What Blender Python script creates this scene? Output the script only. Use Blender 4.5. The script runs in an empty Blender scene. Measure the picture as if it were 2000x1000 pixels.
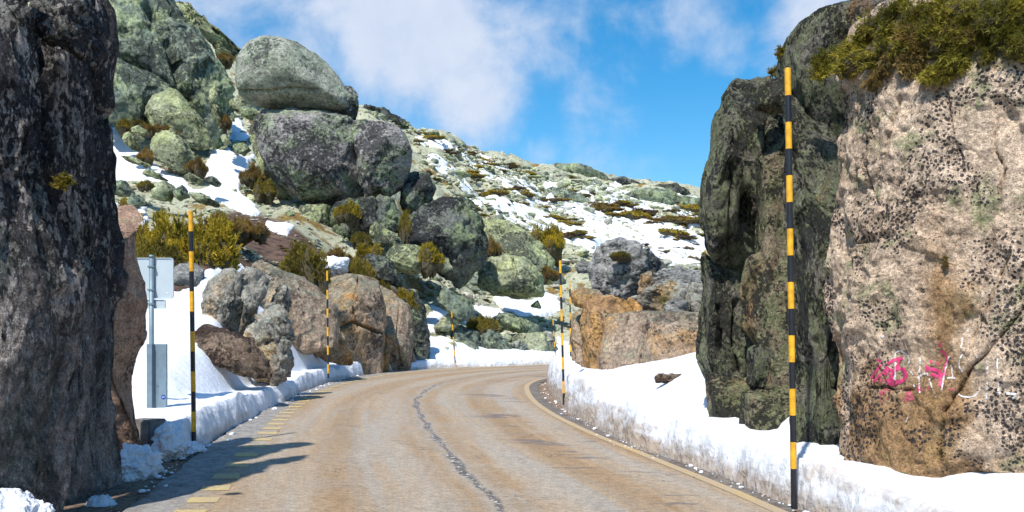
import bpy, math, random
import numpy as np
from mathutils import Vector
from mathutils.bvhtree import BVHTree

# ------------------------------------------------------------------ camera, sky, sun, exposure
scene = bpy.context.scene
COL = scene.collection
F = 1800.0      # focal length in pixels of the 2000 px wide photograph
YH = 678.0      # horizon row
CAMZ = 1.6
cam_d = bpy.data.cameras.new("camera")
cam = bpy.data.objects.new("camera", cam_d)
COL.objects.link(cam)
cam.location = (0, 0, CAMZ)
cam.rotation_euler = (math.radians(90), 0, 0)
cam_d.sensor_width = 36.0
cam_d.lens = 36.0 * F / 2000.0
cam_d.shift_y = (YH - 500.0) / 2000.0
cam_d.clip_start = 0.1
cam_d.clip_end = 4000
scene.camera = cam
scene.view_settings.view_transform = 'Standard'
scene.view_settings.look = 'None'
scene.view_settings.gamma = 1.0
scene.view_settings.exposure = 0.34

SUN_FROM = Vector((-0.23, -0.54, 0.81)).normalized()
sun_d = bpy.data.lights.new("sun", 'SUN')
sun_d.energy = 4.6
sun_d.angle = math.radians(0.9)
sun_d.color = (1.0, 0.95, 0.87)
sun = bpy.data.objects.new("sun", sun_d)
COL.objects.link(sun)
sun.rotation_euler = SUN_FROM.to_track_quat('Z', 'Y').to_euler()

world = bpy.data.worlds.new("World")
scene.world = world
world.use_nodes = True
wn, wl = world.node_tree.nodes, world.node_tree.links
wn.clear()


class NT:
    """small helper for node trees"""
    def __init__(s, tree):
        s.t = tree; s.n = tree.nodes; s.l = tree.links

    def node(s, typ, **kw):
        nd = s.n.new(typ)
        for k, v in kw.items():
            setattr(nd, k, v)
        return nd

    def put(s, sock, v):
        if isinstance(v, bpy.types.NodeSocket):
            s.l.new(v, sock)
        elif isinstance(v, (tuple, list)):
            if len(v) == 3 and len(sock.default_value) == 4:
                v = (*v, 1.0)
            sock.default_value = v
        else:
            sock.default_value = v

    def math(s, op, a, b=0.0, c=None, clamp=False):
        nd = s.node('ShaderNodeMath', operation=op, use_clamp=clamp)
        s.put(nd.inputs[0], a); s.put(nd.inputs[1], b)
        if c is not None: s.put(nd.inputs[2], c)
        return nd.outputs[0]

    def vmath(s, op, a, b=None, scale=None):
        nd = s.node('ShaderNodeVectorMath', operation=op)
        s.put(nd.inputs[0], a)
        if b is not None: s.put(nd.inputs[1], b)
        if scale is not None: s.put(nd.inputs['Scale'], scale)
        return nd.outputs['Value'] if op in ('LENGTH', 'DISTANCE', 'DOT_PRODUCT') else nd.outputs[0]

    def ramp(s, fac, lo, hi, smooth=True, a=0.0, b=1.0):
        nd = s.node('ShaderNodeMapRange', interpolation_type='SMOOTHSTEP' if smooth else 'LINEAR')
        s.put(nd.inputs[0], fac)
        s.put(nd.inputs[1], lo); s.put(nd.inputs[2], hi); s.put(nd.inputs[3], a); s.put(nd.inputs[4], b)
        return nd.outputs[0]

    def noise(s, vec, scale, detail=4, rough=0.55, dist=0.0, out=0):
        nd = s.node('ShaderNodeTexNoise')
        s.put(nd.inputs['Vector'], vec)
        s.put(nd.inputs['Scale'], scale); s.put(nd.inputs['Detail'], detail)
        s.put(nd.inputs['Roughness'], rough); s.put(nd.inputs['Distortion'], dist)
        return nd.outputs[out]

    def vor(s, vec, scale, feature='F1', rnd=1.0, out='Distance'):
        nd = s.node('ShaderNodeTexVoronoi', feature=feature)
        s.put(nd.inputs['Vector'], vec); s.put(nd.inputs['Scale'], scale)
        s.put(nd.inputs['Randomness'], rnd)
        return nd.outputs[out]

    def mix(s, fac, a, b, blend='MIX'):
        nd = s.node('ShaderNodeMix', data_type='RGBA', blend_type=blend)
        s.put(nd.inputs[0], fac); s.put(nd.inputs[6], a); s.put(nd.inputs[7], b)
        return nd.outputs[2]

    def scalevec(s, vec, sc):
        nd = s.node('ShaderNodeMapping')
        s.put(nd.inputs['Vector'], vec); nd.inputs['Scale'].default_value = sc
        return nd.outputs[0]


W = NT(world.node_tree)
sky = W.node('ShaderNodeTexSky', sky_type='NISHITA')
sky.sun_disc = False
el = math.asin(SUN_FROM.z)
sky.sun_elevation = el
sky.sun_rotation = math.atan2(SUN_FROM.x, SUN_FROM.y)
sky.air_density = 1.0
sky.dust_density = 0.6
sky.ozone_density = 2.5
hs = W.node('ShaderNodeHueSaturation')
hs.inputs['Hue'].default_value = 0.492
hs.inputs['Saturation'].default_value = 1.45
hs.inputs['Value'].default_value = 1.0
W.l.new(sky.outputs[0], hs.inputs['Color'])
tc = W.node('ShaderNodeTexCoord')
dirv = tc.outputs['Generated']


def pxdir(x, y):
    return Vector(((x - 1000) / F, 1.0, (YH - y) / F)).normalized()


dens = None
for (x, y, r, a) in [(800, 60, .16, .85), (900, 180, .12, .7), (1000, 50, .10, .45), (430, 20, .16, .62), (560, 120, .12, .5),
                     (960, 260, .05, .3), (1180, 330, .11, .42), (1340, 40, .08, .5), (1400, 90, .06, .42), (1250, 340, .08, .4), (1060, 300, .05, .4), (1130, 230, .06, .2), (1600, 20, .09, .45),
                     (700, -200, .3, .8), (-200, 100, .5, .5), (2500, 100, .6, .5)]:
    dd = W.vmath('DISTANCE', dirv, tuple(pxdir(x, y)))
    blob = W.ramp(dd, r * 1.05, 0.0, True, 0.0, a)
    dens = blob if dens is None else W.math('MAXIMUM', dens, blob)
wv = W.vmath('ADD', dirv, (3.1, 1.7, 0.4))
n1 = W.noise(W.scalevec(wv, (1.0, 1.0, 1.25)), 7.0, 8, 0.56, 0.35)
n2 = W.noise(wv, 22.0, 6, 0.6, 0.2)
cl = W.math('ADD', dens, W.math('MULTIPLY', W.math('SUBTRACT', n1, 0.5), 1.35))
cl = W.math('ADD', cl, W.math('MULTIPLY', W.math('SUBTRACT', n2, 0.5), 0.55))
cl = W.ramp(cl, 0.08, 0.80, True, 0.0, 0.92)
low = W.ramp(W.node('ShaderNodeSeparateXYZ').outputs[2], 0.0, 0.1)
bg1 = W.node('ShaderNodeBackground'); bg2 = W.node('ShaderNodeBackground')
W.l.new(hs.outputs[0], bg1.inputs[0]); bg1.inputs[1].default_value = 0.138
cc = W.mix(n2, (0.46, 0.54, 0.70), (0.66, 0.70, 0.78))
W.l.new(cc, bg2.inputs[0]); bg2.inputs[1].default_value = 1.0
mxs = W.node('ShaderNodeMixShader')
W.l.new(cl, mxs.inputs[0]); W.l.new(bg1.outputs[0], mxs.inputs[1]); W.l.new(bg2.outputs[0], mxs.inputs[2])
wo = W.node('ShaderNodeOutputWorld')
W.l.new(mxs.outputs[0], wo.inputs[0])

# ------------------------------------------------------------------ numpy noise
rng = np.random.default_rng(7)


def _hash(ix, iy, iz, seed):
    h = (ix.astype(np.int64) * 374761393 + iy.astype(np.int64) * 668265263 + iz.astype(np.int64) * 2147483647 + seed * 974634777) & 0xFFFFFFFF
    h = ((h ^ (h >> 13)) * 1274126177) & 0xFFFFFFFF
    h = ((h ^ (h >> 16)) * 2246822519) & 0xFFFFFFFF
    return ((h ^ (h >> 15)) & 0xFFFFFF) / float(0xFFFFFF)


def vnoise(P, seed=0):
    i = np.floor(P).astype(np.int64); f = P - i
    f = f * f * f * (f * (f * 6 - 15) + 10)
    r = 0
    for dx in (0, 1):
        wx = f[:, 0] if dx else 1 - f[:, 0]
        for dy in (0, 1):
            wy = f[:, 1] if dy else 1 - f[:, 1]
            for dz in (0, 1):
                wz = f[:, 2] if dz else 1 - f[:, 2]
                r = r + wx * wy * wz * _hash(i[:, 0] + dx, i[:, 1] + dy, i[:, 2] + dz, seed)
    return r * 2 - 1


def fbm(P, octaves=4, seed=0, gain=0.5, lac=2.03):
    a, s, tot = 1.0, 0, 0
    Q = np.array(P, dtype=float)
    for o in range(octaves):
        s = s + a * vnoise(Q + 17.3 * o, seed + o); tot += a
        a *= gain; Q = Q * lac
    return s / tot


def worley(P, seed=0, jitter=0.95):
    i = np.floor(P).astype(np.int64)
    n = len(P)
    f1 = np.full(n, 9.0); f2 = np.full(n, 9.0); cid = np.zeros(n)
    for dx in (-1, 0, 1):
        for dy in (-1, 0, 1):
            for dz in (-1, 0, 1):
                c = i + np.array([dx, dy, dz])
                q = np.stack([c[:, 0] + 0.5 + jitter * (_hash(c[:, 0], c[:, 1], c[:, 2], seed) - .5),
                              c[:, 1] + 0.5 + jitter * (_hash(c[:, 0], c[:, 1], c[:, 2], seed + 1) - .5),
                              c[:, 2] + 0.5 + jitter * (_hash(c[:, 0], c[:, 1], c[:, 2], seed + 2) - .5)], 1)
                d = np.sqrt(((P - q) ** 2).sum(1))
                h = _hash(c[:, 0], c[:, 1], c[:, 2], seed + 3)
                nf1 = d < f1
                f2 = np.where(nf1, f1, np.minimum(f2, d))
                cid = np.where(nf1, h, cid)
                f1 = np.where(nf1, d, f1)
    return f1, f2, cid


def facets(P, seed=0, jitter=0.9):
    i = np.floor(P).astype(np.int64); n = len(P)
    f1 = np.full(n, 9.0); f2 = np.full(n, 9.0); val = np.zeros(n); val2 = np.zeros(n)
    for dx in (-1, 0, 1):
        for dy in (-1, 0, 1):
            for dz in (-1, 0, 1):
                c = i + np.array([dx, dy, dz])
                H = [_hash(c[:, 0], c[:, 1], c[:, 2], seed + k) for k in range(7)]
                q = np.stack([c[:, j] + 0.5 + jitter * (H[j] - .5) for j in range(3)], 1)
                v = P - q
                d = np.sqrt((v ** 2).sum(1))
                g = v[:, 0] * (H[3] - .5) + v[:, 1] * (H[4] - .5) + v[:, 2] * (H[5] - .5) + 0.45 * (H[6] - .5)
                nf = d < f1
                val2 = np.where(nf, val, np.where(d < f2, g, val2))
                f2 = np.where(nf, f1, np.minimum(f2, d))
                val = np.where(nf, g, val); f1 = np.where(nf, d, f1)
    w = 0.5 + 0.5 * smooth(f2 - f1, 0, 0.10)      # blend over a narrow seam
    return val * w + val2 * (1 - w), f2 - f1


def smooth(x, a, b):
    t = np.clip((x - a) / (b - a), 0, 1)
    return t * t * (3 - 2 * t)


# ------------------------------------------------------------------ mesh helpers
def mesh_np(name, V, faces, mats, smooth_shade=True, attrs=None, mat_idx=None):
    """faces: (n,3) or (n,4) int array"""
    me = bpy.data.meshes.new(name)
    V = np.asarray(V, dtype=np.float32); faces = np.asarray(faces, dtype=np.int32)
    k = faces.shape[1]
    me.vertices.add(len(V)); me.vertices.foreach_set('co', V.ravel())
    me.loops.add(faces.size); me.loops.foreach_set('vertex_index', faces.ravel())
    me.polygons.add(len(faces))
    me.polygons.foreach_set('loop_start', np.arange(0, faces.size, k, dtype=np.int32))
    try:
        me.polygons.foreach_set('loop_total', np.full(len(faces), k, dtype=np.int32))
    except Exception:
        pass
    me.update(calc_edges=True)
    me.polygons.foreach_set('use_smooth', np.full(len(faces), smooth_shade, dtype=bool))
    for m in (mats if isinstance(mats, (list, tuple)) else [mats]):
        me.materials.append(m)
    if mat_idx is not None:
        me.polygons.foreach_set('material_index', np.asarray(mat_idx, dtype=np.int32))
    for an, av in (attrs or {}).items():
        at = me.attributes.new(an, 'FLOAT', 'POINT')
        at.data.foreach_set('value', np.asarray(av, dtype=np.float32))
    me.validate()
    return me


def link(name, data, loc=(0, 0, 0), parent=None):
    o = bpy.data.objects.new(name, data)
    o.location = loc
    COL.objects.link(o)
    if parent is not None:
        o.parent = parent
    return o


def tag(o, label=None, cat=None, group=None, kind=None):
    if label: o['label'] = label
    if cat: o['category'] = cat
    if group: o['group'] = group
    if kind: o['kind'] = kind
    return o


def grid_faces(ny, nx):
    a = np.arange(ny * nx).reshape(ny, nx)
    return np.stack([a[:-1, :-1], a[:-1, 1:], a[1:, 1:], a[1:, :-1]], -1).reshape(-1, 4)


def P(x, y, d):
    return Vector(((x - 1000) / F * d, d, CAMZ - (y - YH) / F * d))


# ------------------------------------------------------------------ materials
def new_mat(name):
    m = bpy.data.materials.new(name); m.use_nodes = True
    t = NT(m.node_tree); t.n.clear()
    out = t.node('ShaderNodeOutputMaterial'); b = t.node('ShaderNodeBsdfPrincipled')
    t.l.new(b.outputs[0], out.inputs[0])
    return m, t, b


def simple_mat(name, col, rough=0.6, metal=0.0, var=0.15, sc=20, bump=0.0):
    m, t, b = new_mat(name)
    g = t.node('ShaderNodeNewGeometry').outputs['Position']
    n = t.noise(g, sc, 5, 0.6)
    c = t.mix(t.ramp(n, 0.3, 0.7), tuple(x * (1 - var) for x in col), tuple(min(1, x * (1 + var)) for x in col))
    t.put(b.inputs['Base Color'], c)
    b.inputs['Roughness'].default_value = rough; b.inputs['Metallic'].default_value = metal
    if bump:
        bp = t.node('ShaderNodeBump'); bp.inputs['Strength'].default_value = bump; bp.inputs['Distance'].default_value = 0.01
        t.put(bp.inputs['Height'], n); t.l.new(bp.outputs[0], b.inputs['Normal'])
    return m


def rock_mat(name, A, B, lichen=(0.34, 0.40, 0.20), lich_cov=0.4, dark=(0.03, 0.03, 0.035), dark_cov=0.4, spots=0.0,
             orange=(0.40, 0.19, 0.05), or_cov=0.0, s=1.0, bump=0.6, speck=0.5, top=None, pale_spots=0.0, crackw=True, stretch=(1, 1, 1), spot_scale=9.0, clean_below=None, or_low=None):
    """s: pattern size multiplier (bigger = larger features)"""
    m, t, b = new_mat(name)
    geo = t.node('ShaderNodeNewGeometry')
    pos = t.scalevec(geo.outputs['Position'], (1 / s * stretch[0], 1 / s * stretch[1], 1 / s * stretch[2]))
    n1 = t.noise(pos, 0.55, 5, 0.6, 0.4)
    c = t.mix(t.ramp(n1, 0.35, 0.65), A, B)
    # mid blotches of lichen
    n2 = t.noise(t.vmath('ADD', pos, (5, 9, 2)), 1.6, 10, 0.68, 0.5)
    th = 0.66 - 0.32 * lich_cov
    lm = t.ramp(n2, th - 0.05, th + 0.07)
    n2b = t.noise(t.vmath('ADD', pos, (1, 4, 7)), 9.0, 6, 0.7)
    lm = t.math('MULTIPLY', lm, t.ramp(n2b, 0.30, 0.62, True, 0.25, 1.0))
    c = t.mix(lm, c, lichen)
    if or_cov > 0:
        n3 = t.noise(t.scalevec(t.vmath('ADD', pos, (2, 3, 1)), (1.0, 1.0, 0.45)), 0.9, 7, 0.6, 0.6)
        th = 0.68 - 0.34 * or_cov
        if or_low is not None:    # rusty seepage is commoner low on the face
            spo = t.node('ShaderNodeSeparateXYZ'); t.l.new(geo.outputs['Position'], spo.inputs[0])
            n3 = t.math('ADD', n3, t.ramp(t.math('ADD', spo.outputs[2], t.math('MULTIPLY', spo.outputs[0], -0.55)), or_low[1], or_low[0], True, -0.05, 0.12))
        om = t.math('MULTIPLY', t.ramp(n3, th - 0.05, th + 0.12), 0.85)
        c = t.mix(om, c, orange)
    # dark crust lichen, ragged
    n4 = t.noise(t.vmath('ADD', pos, (8, 1, 3)), 1.1, 4, 0.6, 0.4)
    n5 = t.noise(t.vmath('ADD', pos, (3, 3, 8)), 13.0, 8, 0.72, 0.3)
    th = 0.985 - 0.35 * dark_cov
    dm = t.ramp(t.math('ADD', t.math('MULTIPLY', n4, 0.70), t.math('MULTIPLY', n5, 0.80)), th - 0.035, th + 0.05)
    dm = t.math('MULTIPLY', dm, 0.93)
    if clean_below is not None:   # the crust thins out towards the foot, where the cutting is younger
        spz = t.node('ShaderNodeSeparateXYZ'); t.l.new(geo.outputs['Position'], spz.inputs[0])
        zz_ = t.math('ADD', spz.outputs[2], t.math('MULTIPLY', t.math('SUBTRACT', n1, 0.5), 3.0))
        dm = t.math('MULTIPLY', dm, t.ramp(zz_, clean_below[0], clean_below[1], True, 0.30, 1.0))
    c = t.mix(dm, c, dark)
    hsum = t.math('MULTIPLY', dm, 0.25)
    if spots > 0:
        wob = t.vmath('ADD', pos, t.vmath('SCALE', t.noise(pos, 14, 3, out=1), scale=0.035))
        v = t.vor(wob, spot_scale)
        v2 = t.vor(t.vmath('ADD', wob, (4, 4, 4)), spot_scale * 2.1)
        cov = t.noise(t.vmath('ADD', pos, (0.7, 0, 11.4)), 1.0, 3, 0.6, 0.3)
        rad = t.ramp(cov, 0.60 - 0.2 * spots, 0.78 - 0.2 * spots, True, 0.0, 0.43)
        sm = t.math('LESS_THAN', v, rad)
        rad2 = t.ramp(cov, 0.55 - 0.2 * spots, 0.9 - 0.2 * spots, True, 0.0, 0.34)
        sm = t.math('MAXIMUM', sm, t.math('LESS_THAN', v2, rad2))
        c = t.mix(t.math('MULTIPLY', sm, 0.92), c, (0.035, 0.033, 0.04))
        hsum = t.math('ADD', hsum, t.math('MULTIPLY', sm, 0.35))
    if pale_spots > 0:
        v3 = t.noise(t.vmath('ADD', pos, (7, 7, 1)), 11.0, 4, 0.6, 0.6)
        pm = t.ramp(v3, 0.72 - 0.14 * pale_spots, 0.76 - 0.14 * pale_spots)
        c = t.mix(t.math('MULTIPLY', pm, 0.75), c, (0.42, 0.42, 0.40))
    if top is not None:   # lichen and dust that grow on upward faces
        sp = t.node('ShaderNodeSeparateXYZ'); t.l.new(geo.outputs['Normal'], sp.inputs[0])
        tm = t.ramp(t.math('ADD', sp.outputs[2], t.math('MULTIPLY', t.math('SUBTRACT', n2b, 0.5), 0.9)), 0.35, 0.85)
        c = t.mix(t.math('MULTIPLY', tm, 0.75), c, top)
    fine = t.noise(geo.outputs['Position'], 60.0 / s, 5, 0.75)
    c = t.mix(1.0, c, t.mix(t.ramp(fine, 0.3, 0.7), (1 - speck,) * 3, (1 + speck,) * 3), 'MULTIPLY')
    med = t.noise(t.vmath('ADD', pos, (1, 2, 3)), 4.0, 8, 0.65, 0.2)
    c = t.mix(1.0, c, t.mix(t.ramp(med, 0.3, 0.7), (0.66,) * 3, (1.30,) * 3), 'MULTIPLY')
    gr = t.noise(t.vmath('ADD', pos, (4, 0, 6)), 19.0, 5, 0.75)
    c = t.mix(1.0, c, t.mix(t.ramp(gr, 0.36, 0.64), (0.62,) * 3, (1.32,) * 3), 'MULTIPLY')
    t.put(b.inputs['Base Color'], c)
    b.inputs['Roughness'].default_value = 0.9
    b.inputs['Specular IOR Level'].default_value = 0.25
    h = t.math('ADD', t.math('MULTIPLY', med, 0.9), t.math('MULTIPLY', gr, 0.55))
    h = t.math('ADD', h, hsum)
    h = t.math('ADD', h, t.math('MULTIPLY', fine, 0.08))
    bp = t.node('ShaderNodeBump'); bp.inputs['Strength'].default_value = bump; bp.inputs['Distance'].default_value = 0.12 * s
    t.put(bp.inputs['Height'], h); t.l.new(bp.outputs[0], b.inputs['Normal'])
    return m


M = {}
M['left_cliff'] = rock_mat('rock_dark_crust', (0.46, 0.41, 0.38), (0.60, 0.51, 0.46), lichen=(0.15, 0.17, 0.15), lich_cov=0.5,
                           dark=(0.045, 0.046, 0.056), dark_cov=0.74, s=0.75, speck=0.5, bump=1.5, stretch=(1, 1, 0.6), pale_spots=0.9, clean_below=(0.6, 3.0))
M['left_base'] = rock_mat('rock_brown_granite', (0.33, 0.21, 0.15), (0.42, 0.28, 0.20), lich_cov=0.1, dark_cov=0.3, s=0.6, speck=0.4, bump=0.7)
M['pink_face'] = rock_mat('rock_pink_granite', (0.55, 0.405, 0.285), (0.66, 0.51, 0.38), lichen=(0.31, 0.33, 0.17), lich_cov=0.30, dark=(0.07, 0.06, 0.055),
                          dark_cov=0.28, spots=1.0, spot_scale=19.0, orange=(0.34, 0.19, 0.075), or_cov=0.42, s=0.75, speck=0.45, bump=1.0, or_low=(-1.6, 0.6))
M['right_dark'] = rock_mat('rock_dark_green', (0.17, 0.165, 0.135), (0.25, 0.225, 0.175), lichen=(0.18, 0.20, 0.105), lich_cov=0.6,
                           dark=(0.042, 0.044, 0.040), dark_cov=0.54, orange=(0.25, 0.12, 0.04), or_cov=0.08, s=0.65, speck=0.5, bump=1.5, stretch=(1, 1, 0.7))
M['right_olive'] = rock_mat('rock_olive', (0.25, 0.21, 0.14), (0.31, 0.25, 0.17), lichen=(0.21, 0.23, 0.115), lich_cov=0.6,
                            dark=(0.035, 0.035, 0.032), dark_cov=0.60, orange=(0.27, 0.16, 0.07), or_cov=0.25, s=0.65, speck=0.5, bump=1.3)
M['boulder_top'] = rock_mat('rock_grey_green', (0.29, 0.305, 0.255), (0.37, 0.385, 0.31), lichen=(0.23, 0.27, 0.20), lich_cov=0.5,
                            dark=(0.06, 0.07, 0.065), dark_cov=0.44, s=2.6, speck=0.3, bump=0.7, pale_spots=0.1)
M['boulder_mid'] = rock_mat('rock_grey_pitted', (0.28, 0.27, 0.26), (0.37, 0.35, 0.34), lichen=(0.24, 0.31, 0.17), lich_cov=0.45,
                            dark=(0.05, 0.05, 0.055), dark_cov=0.62, s=2.4, speck=0.5, bump=1.0, pale_spots=0.9)
M['boulder_green'] = rock_mat('rock_lichen_green', (0.28, 0.31, 0.19), (0.36, 0.38, 0.25), lichen=(0.41, 0.45, 0.22), lich_cov=0.5,
                              dark=(0.08, 0.09, 0.07), dark_cov=0.52, s=2.6, speck=0.3, bump=0.8)
M['boulder_teal'] = rock_mat('rock_teal_slab', (0.19, 0.235, 0.185), (0.25, 0.29, 0.22), lichen=(0.34, 0.40, 0.21), lich_cov=0.5,
                             dark=(0.06, 0.075, 0.07), dark_cov=0.55, s=3.2, speck=0.3, bump=0.9, stretch=(1, 1, .7))
M['boulder_dark'] = rock_mat('rock_dark_boulder', (0.11, 0.12, 0.11), (0.17, 0.18, 0.16), lichen=(0.22, 0.28, 0.14), lich_cov=0.45,
                             dark=(0.025, 0.026, 0.03), dark_cov=0.66, s=2.2, speck=0.5, bump=0.9, pale_spots=0.35)
M['outcrop'] = rock_mat('rock_tan_outcrop', (0.40, 0.305, 0.22), (0.33, 0.245, 0.18), lichen=(0.27, 0.27, 0.19), lich_cov=0.28,
                        dark=(0.06, 0.05, 0.05), dark_cov=0.40, orange=(0.44, 0.25, 0.09), or_cov=0.58, s=1.5, speck=0.35, bump=0.8,
                        top=(0.20, 0.20, 0.15))
M['outcrop_grey'] = rock_mat('rock_grey_outcrop', (0.36, 0.33, 0.28), (0.28, 0.26, 0.22), lichen=(0.28, 0.28, 0.20), lich_cov=0.3,
                             dark=(0.07, 0.065, 0.06), dark_cov=0.42, orange=(0.48, 0.28, 0.10), or_cov=0.28, s=1.3, speck=0.35, bump=0.8,
                             top=(0.27, 0.29, 0.24))
M['outcrop_orange'] = rock_mat('rock_orange_outcrop', (0.38, 0.235, 0.12), (0.32, 0.185, 0.09), lichen=(0.30, 0.25, 0.16), lich_cov=0.3,
                               dark=(0.06, 0.05, 0.04), dark_cov=0.38, orange=(0.48, 0.27, 0.09), or_cov=0.6, s=1.2, speck=0.35, bump=0.8)
M['slab_grey'] = rock_mat('rock_slate_cap', (0.25, 0.25, 0.24), (0.34, 0.335, 0.32), lichen=(0.34, 0.36, 0.30), lich_cov=0.35,
                          dark=(0.05, 0.05, 0.055), dark_cov=0.56, s=1.4, speck=0.4, bump=1.0, pale_spots=0.5, stretch=(0.6, 0.6, 1.3))
M['earthy'] = rock_mat('rock_mossy_earth', (0.20, 0.14, 0.10), (0.30, 0.22, 0.16), lichen=(0.16, 0.11, 0.07), lich_cov=0.4,
                       dark=(0.05, 0.03, 0.025), dark_cov=0.62, s=1.2, speck=0.5, bump=1.0)
for i, (a_, b_, li, dc, lc) in enumerate([
        ((0.44, 0.46, 0.32), (0.53, 0.54, 0.41), (0.52, 0.55, 0.32), 0.34, 0.6),
        ((0.36, 0.38, 0.31), (0.45, 0.46, 0.38), (0.44, 0.48, 0.28), 0.42, 0.5),
        ((0.44, 0.43, 0.38), (0.52, 0.50, 0.44), (0.44, 0.48, 0.30), 0.36, 0.4),
        ((0.19, 0.22, 0.18), (0.27, 0.30, 0.22), (0.33, 0.40, 0.19), 0.52, 0.5)]):
    M['scree%d' % i] = rock_mat('rock_hillside', a_, b_, lichen=li, lich_cov=lc, dark=(0.07, 0.08, 0.06), dark_cov=dc, s=3.0, speck=0.3, bump=0.7)


def snow_mat():
    m, t, b = new_mat('snow_surface')
    geo = t.node('ShaderNodeNewGeometry'); pos = geo.outputs['Position']
    at = t.node('ShaderNodeAttribute', attribute_name='dirt')
    n = t.noise(pos, 6.0, 7, 0.7)
    n2 = t.noise(pos, 26.0, 4, 0.6)
    d = t.ramp(t.math('ADD', at.outputs['Fac'], t.math('MULTIPLY', t.math('SUBTRACT', n, 0.5), 0.9)), 0.35, 0.95)
    c = t.mix(d, (0.75, 0.775, 0.82), (0.42, 0.34, 0.27))
    c = t.mix(t.math('MULTIPLY', t.ramp(t.noise(pos, 1.6, 6, .65), 0.48, 0.72), 0.45), c, (0.60, 0.60, 0.62))
    sp = t.ramp(t.noise(pos, 30.0, 3, 0.8), 0.64, 0.70)
    c = t.mix(t.math('MULTIPLY', sp, t.math('ADD', t.math('MULTIPLY', at.outputs['Fac'], 1.6), 0.02), clamp=True), c, (0.15, 0.11, 0.08))
    t.put(b.inputs['Base Color'], c)
    b.inputs['Roughness'].default_value = 0.65
    b.inputs['Specular IOR Level'].default_value = 0.3
    b.inputs['Subsurface Weight'].default_value = 0.0
    vv = t.vor(t.vmath('ADD', pos, t.vmath('SCALE', t.noise(pos, 6, 3, out=1), scale=0.15)), 9.0)
    h = t.math('ADD', t.math('MULTIPLY', n, 0.9), t.math('MULTIPLY', n2, 0.25))
    h = t.math('ADD', h, t.math('MULTIPLY', vv, t.math('MULTIPLY', at.outputs['Fac'], 0.8)))
    bp = t.node('ShaderNodeBump'); bp.inputs['Strength'].default_value = 0.6; bp.inputs['Distance'].default_value = 0.07
    t.put(bp.inputs['Height'], h); t.l.new(bp.outputs[0], b.inputs['Normal'])
    return m


M['snow'] = snow_mat()


def ground_mat():
    m, t, b = new_mat('hillside_ground')
    geo = t.node('ShaderNodeNewGeometry'); pos = geo.outputs['Position']
    at = t.node('ShaderNodeAttribute', attribute_name='rocky')      # 1 = pale lichen slabs, 0 = brown earth
    n = t.noise(pos, 0.35, 6, 0.65, 0.5)
    n2 = t.noise(pos, 2.2, 8, 0.7)
    rockc = t.mix(t.ramp(n, 0.35, 0.65), (0.38, 0.39, 0.27), (0.50, 0.50, 0.37))
    rockc = t.mix(t.ramp(n2, 0.52, 0.62), rockc, (0.12, 0.13, 0.10))
    moss = t.mix(t.ramp(n2, 0.35, 0.65), (0.26, 0.19, 0.04), (0.17, 0.10, 0.06))
    nm = t.noise(t.vmath('ADD', pos, (30, 2, 1)), 0.28, 6, 0.7)
    rockc = t.mix(t.ramp(nm, 0.54, 0.60), rockc, moss)
    earth = t.mix(t.ramp(n2, 0.4, 0.6), (0.075, 0.045, 0.035), (0.17, 0.11, 0.08))
    c = t.mix(t.ramp(at.outputs['Fac'], 0.2, 0.8), earth, rockc)
    fine = t.noise(pos, 14, 5, 0.75)
    c = t.mix(1.0, c, t.mix(t.ramp(fine, 0.3, 0.7), (0.6,) * 3, (1.35,) * 3), 'MULTIPLY')
    t.put(b.inputs['Base Color'], c); b.inputs['Roughness'].default_value = 0.95
    b.inputs['Specular IOR Level'].default_value = 0.2
    bp = t.node('ShaderNodeBump'); bp.inputs['Strength'].default_value = 0.8; bp.inputs['Distance'].default_value = 0.25
    t.put(bp.inputs['Height'], t.math('ADD', n2, t.math('MULTIPLY', fine, 0.25))); t.l.new(bp.outputs[0], b.inputs['Normal'])
    return m


M['ground'] = ground_mat()


def leaf_mat(name, ca, cb, cc_, trans=0.25):
    m, t, b = new_mat(name)
    geo = t.node('ShaderNodeNewGeometry')
    r = t.node('ShaderNodeAttribute', attribute_name='tint').outputs['Fac']
    c = t.mix(t.ramp(r, 0.15, 0.85, False), ca, cb)
    c = t.mix(t.math('MULTIPLY', t.ramp(r, 0.20, 0.05), 0.8), c, cc_)
    nz = t.noise(geo.outputs['Position'], 1.3, 4, 0.6)
    c = t.mix(1.0, c, t.mix(t.ramp(nz, 0.35, 0.65), (0.65, 0.7, 0.7), (1.3, 1.25, 1.1)), 'MULTIPLY')
    t.put(b.inputs['Base Color'], c); b.inputs['Roughness'].default_value = 0.7
    b.inputs['Specular IOR Level'].default_value = 0.2
    b.inputs['Transmission Weight'].default_value = 0.0
    out = [n_ for n_ in t.n if n_.type == 'OUTPUT_MATERIAL'][0]
    tr = t.node('ShaderNodeBsdfTranslucent'); t.put(tr.inputs[0], c)
    ms = t.node('ShaderNodeMixShader'); ms.inputs[0].default_value = trans
    t.l.new(b.outputs[0], ms.inputs[1]); t.l.new(tr.outputs[0], ms.inputs[2]); t.l.new(ms.outputs[0], out.inputs[0])
    return m


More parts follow.
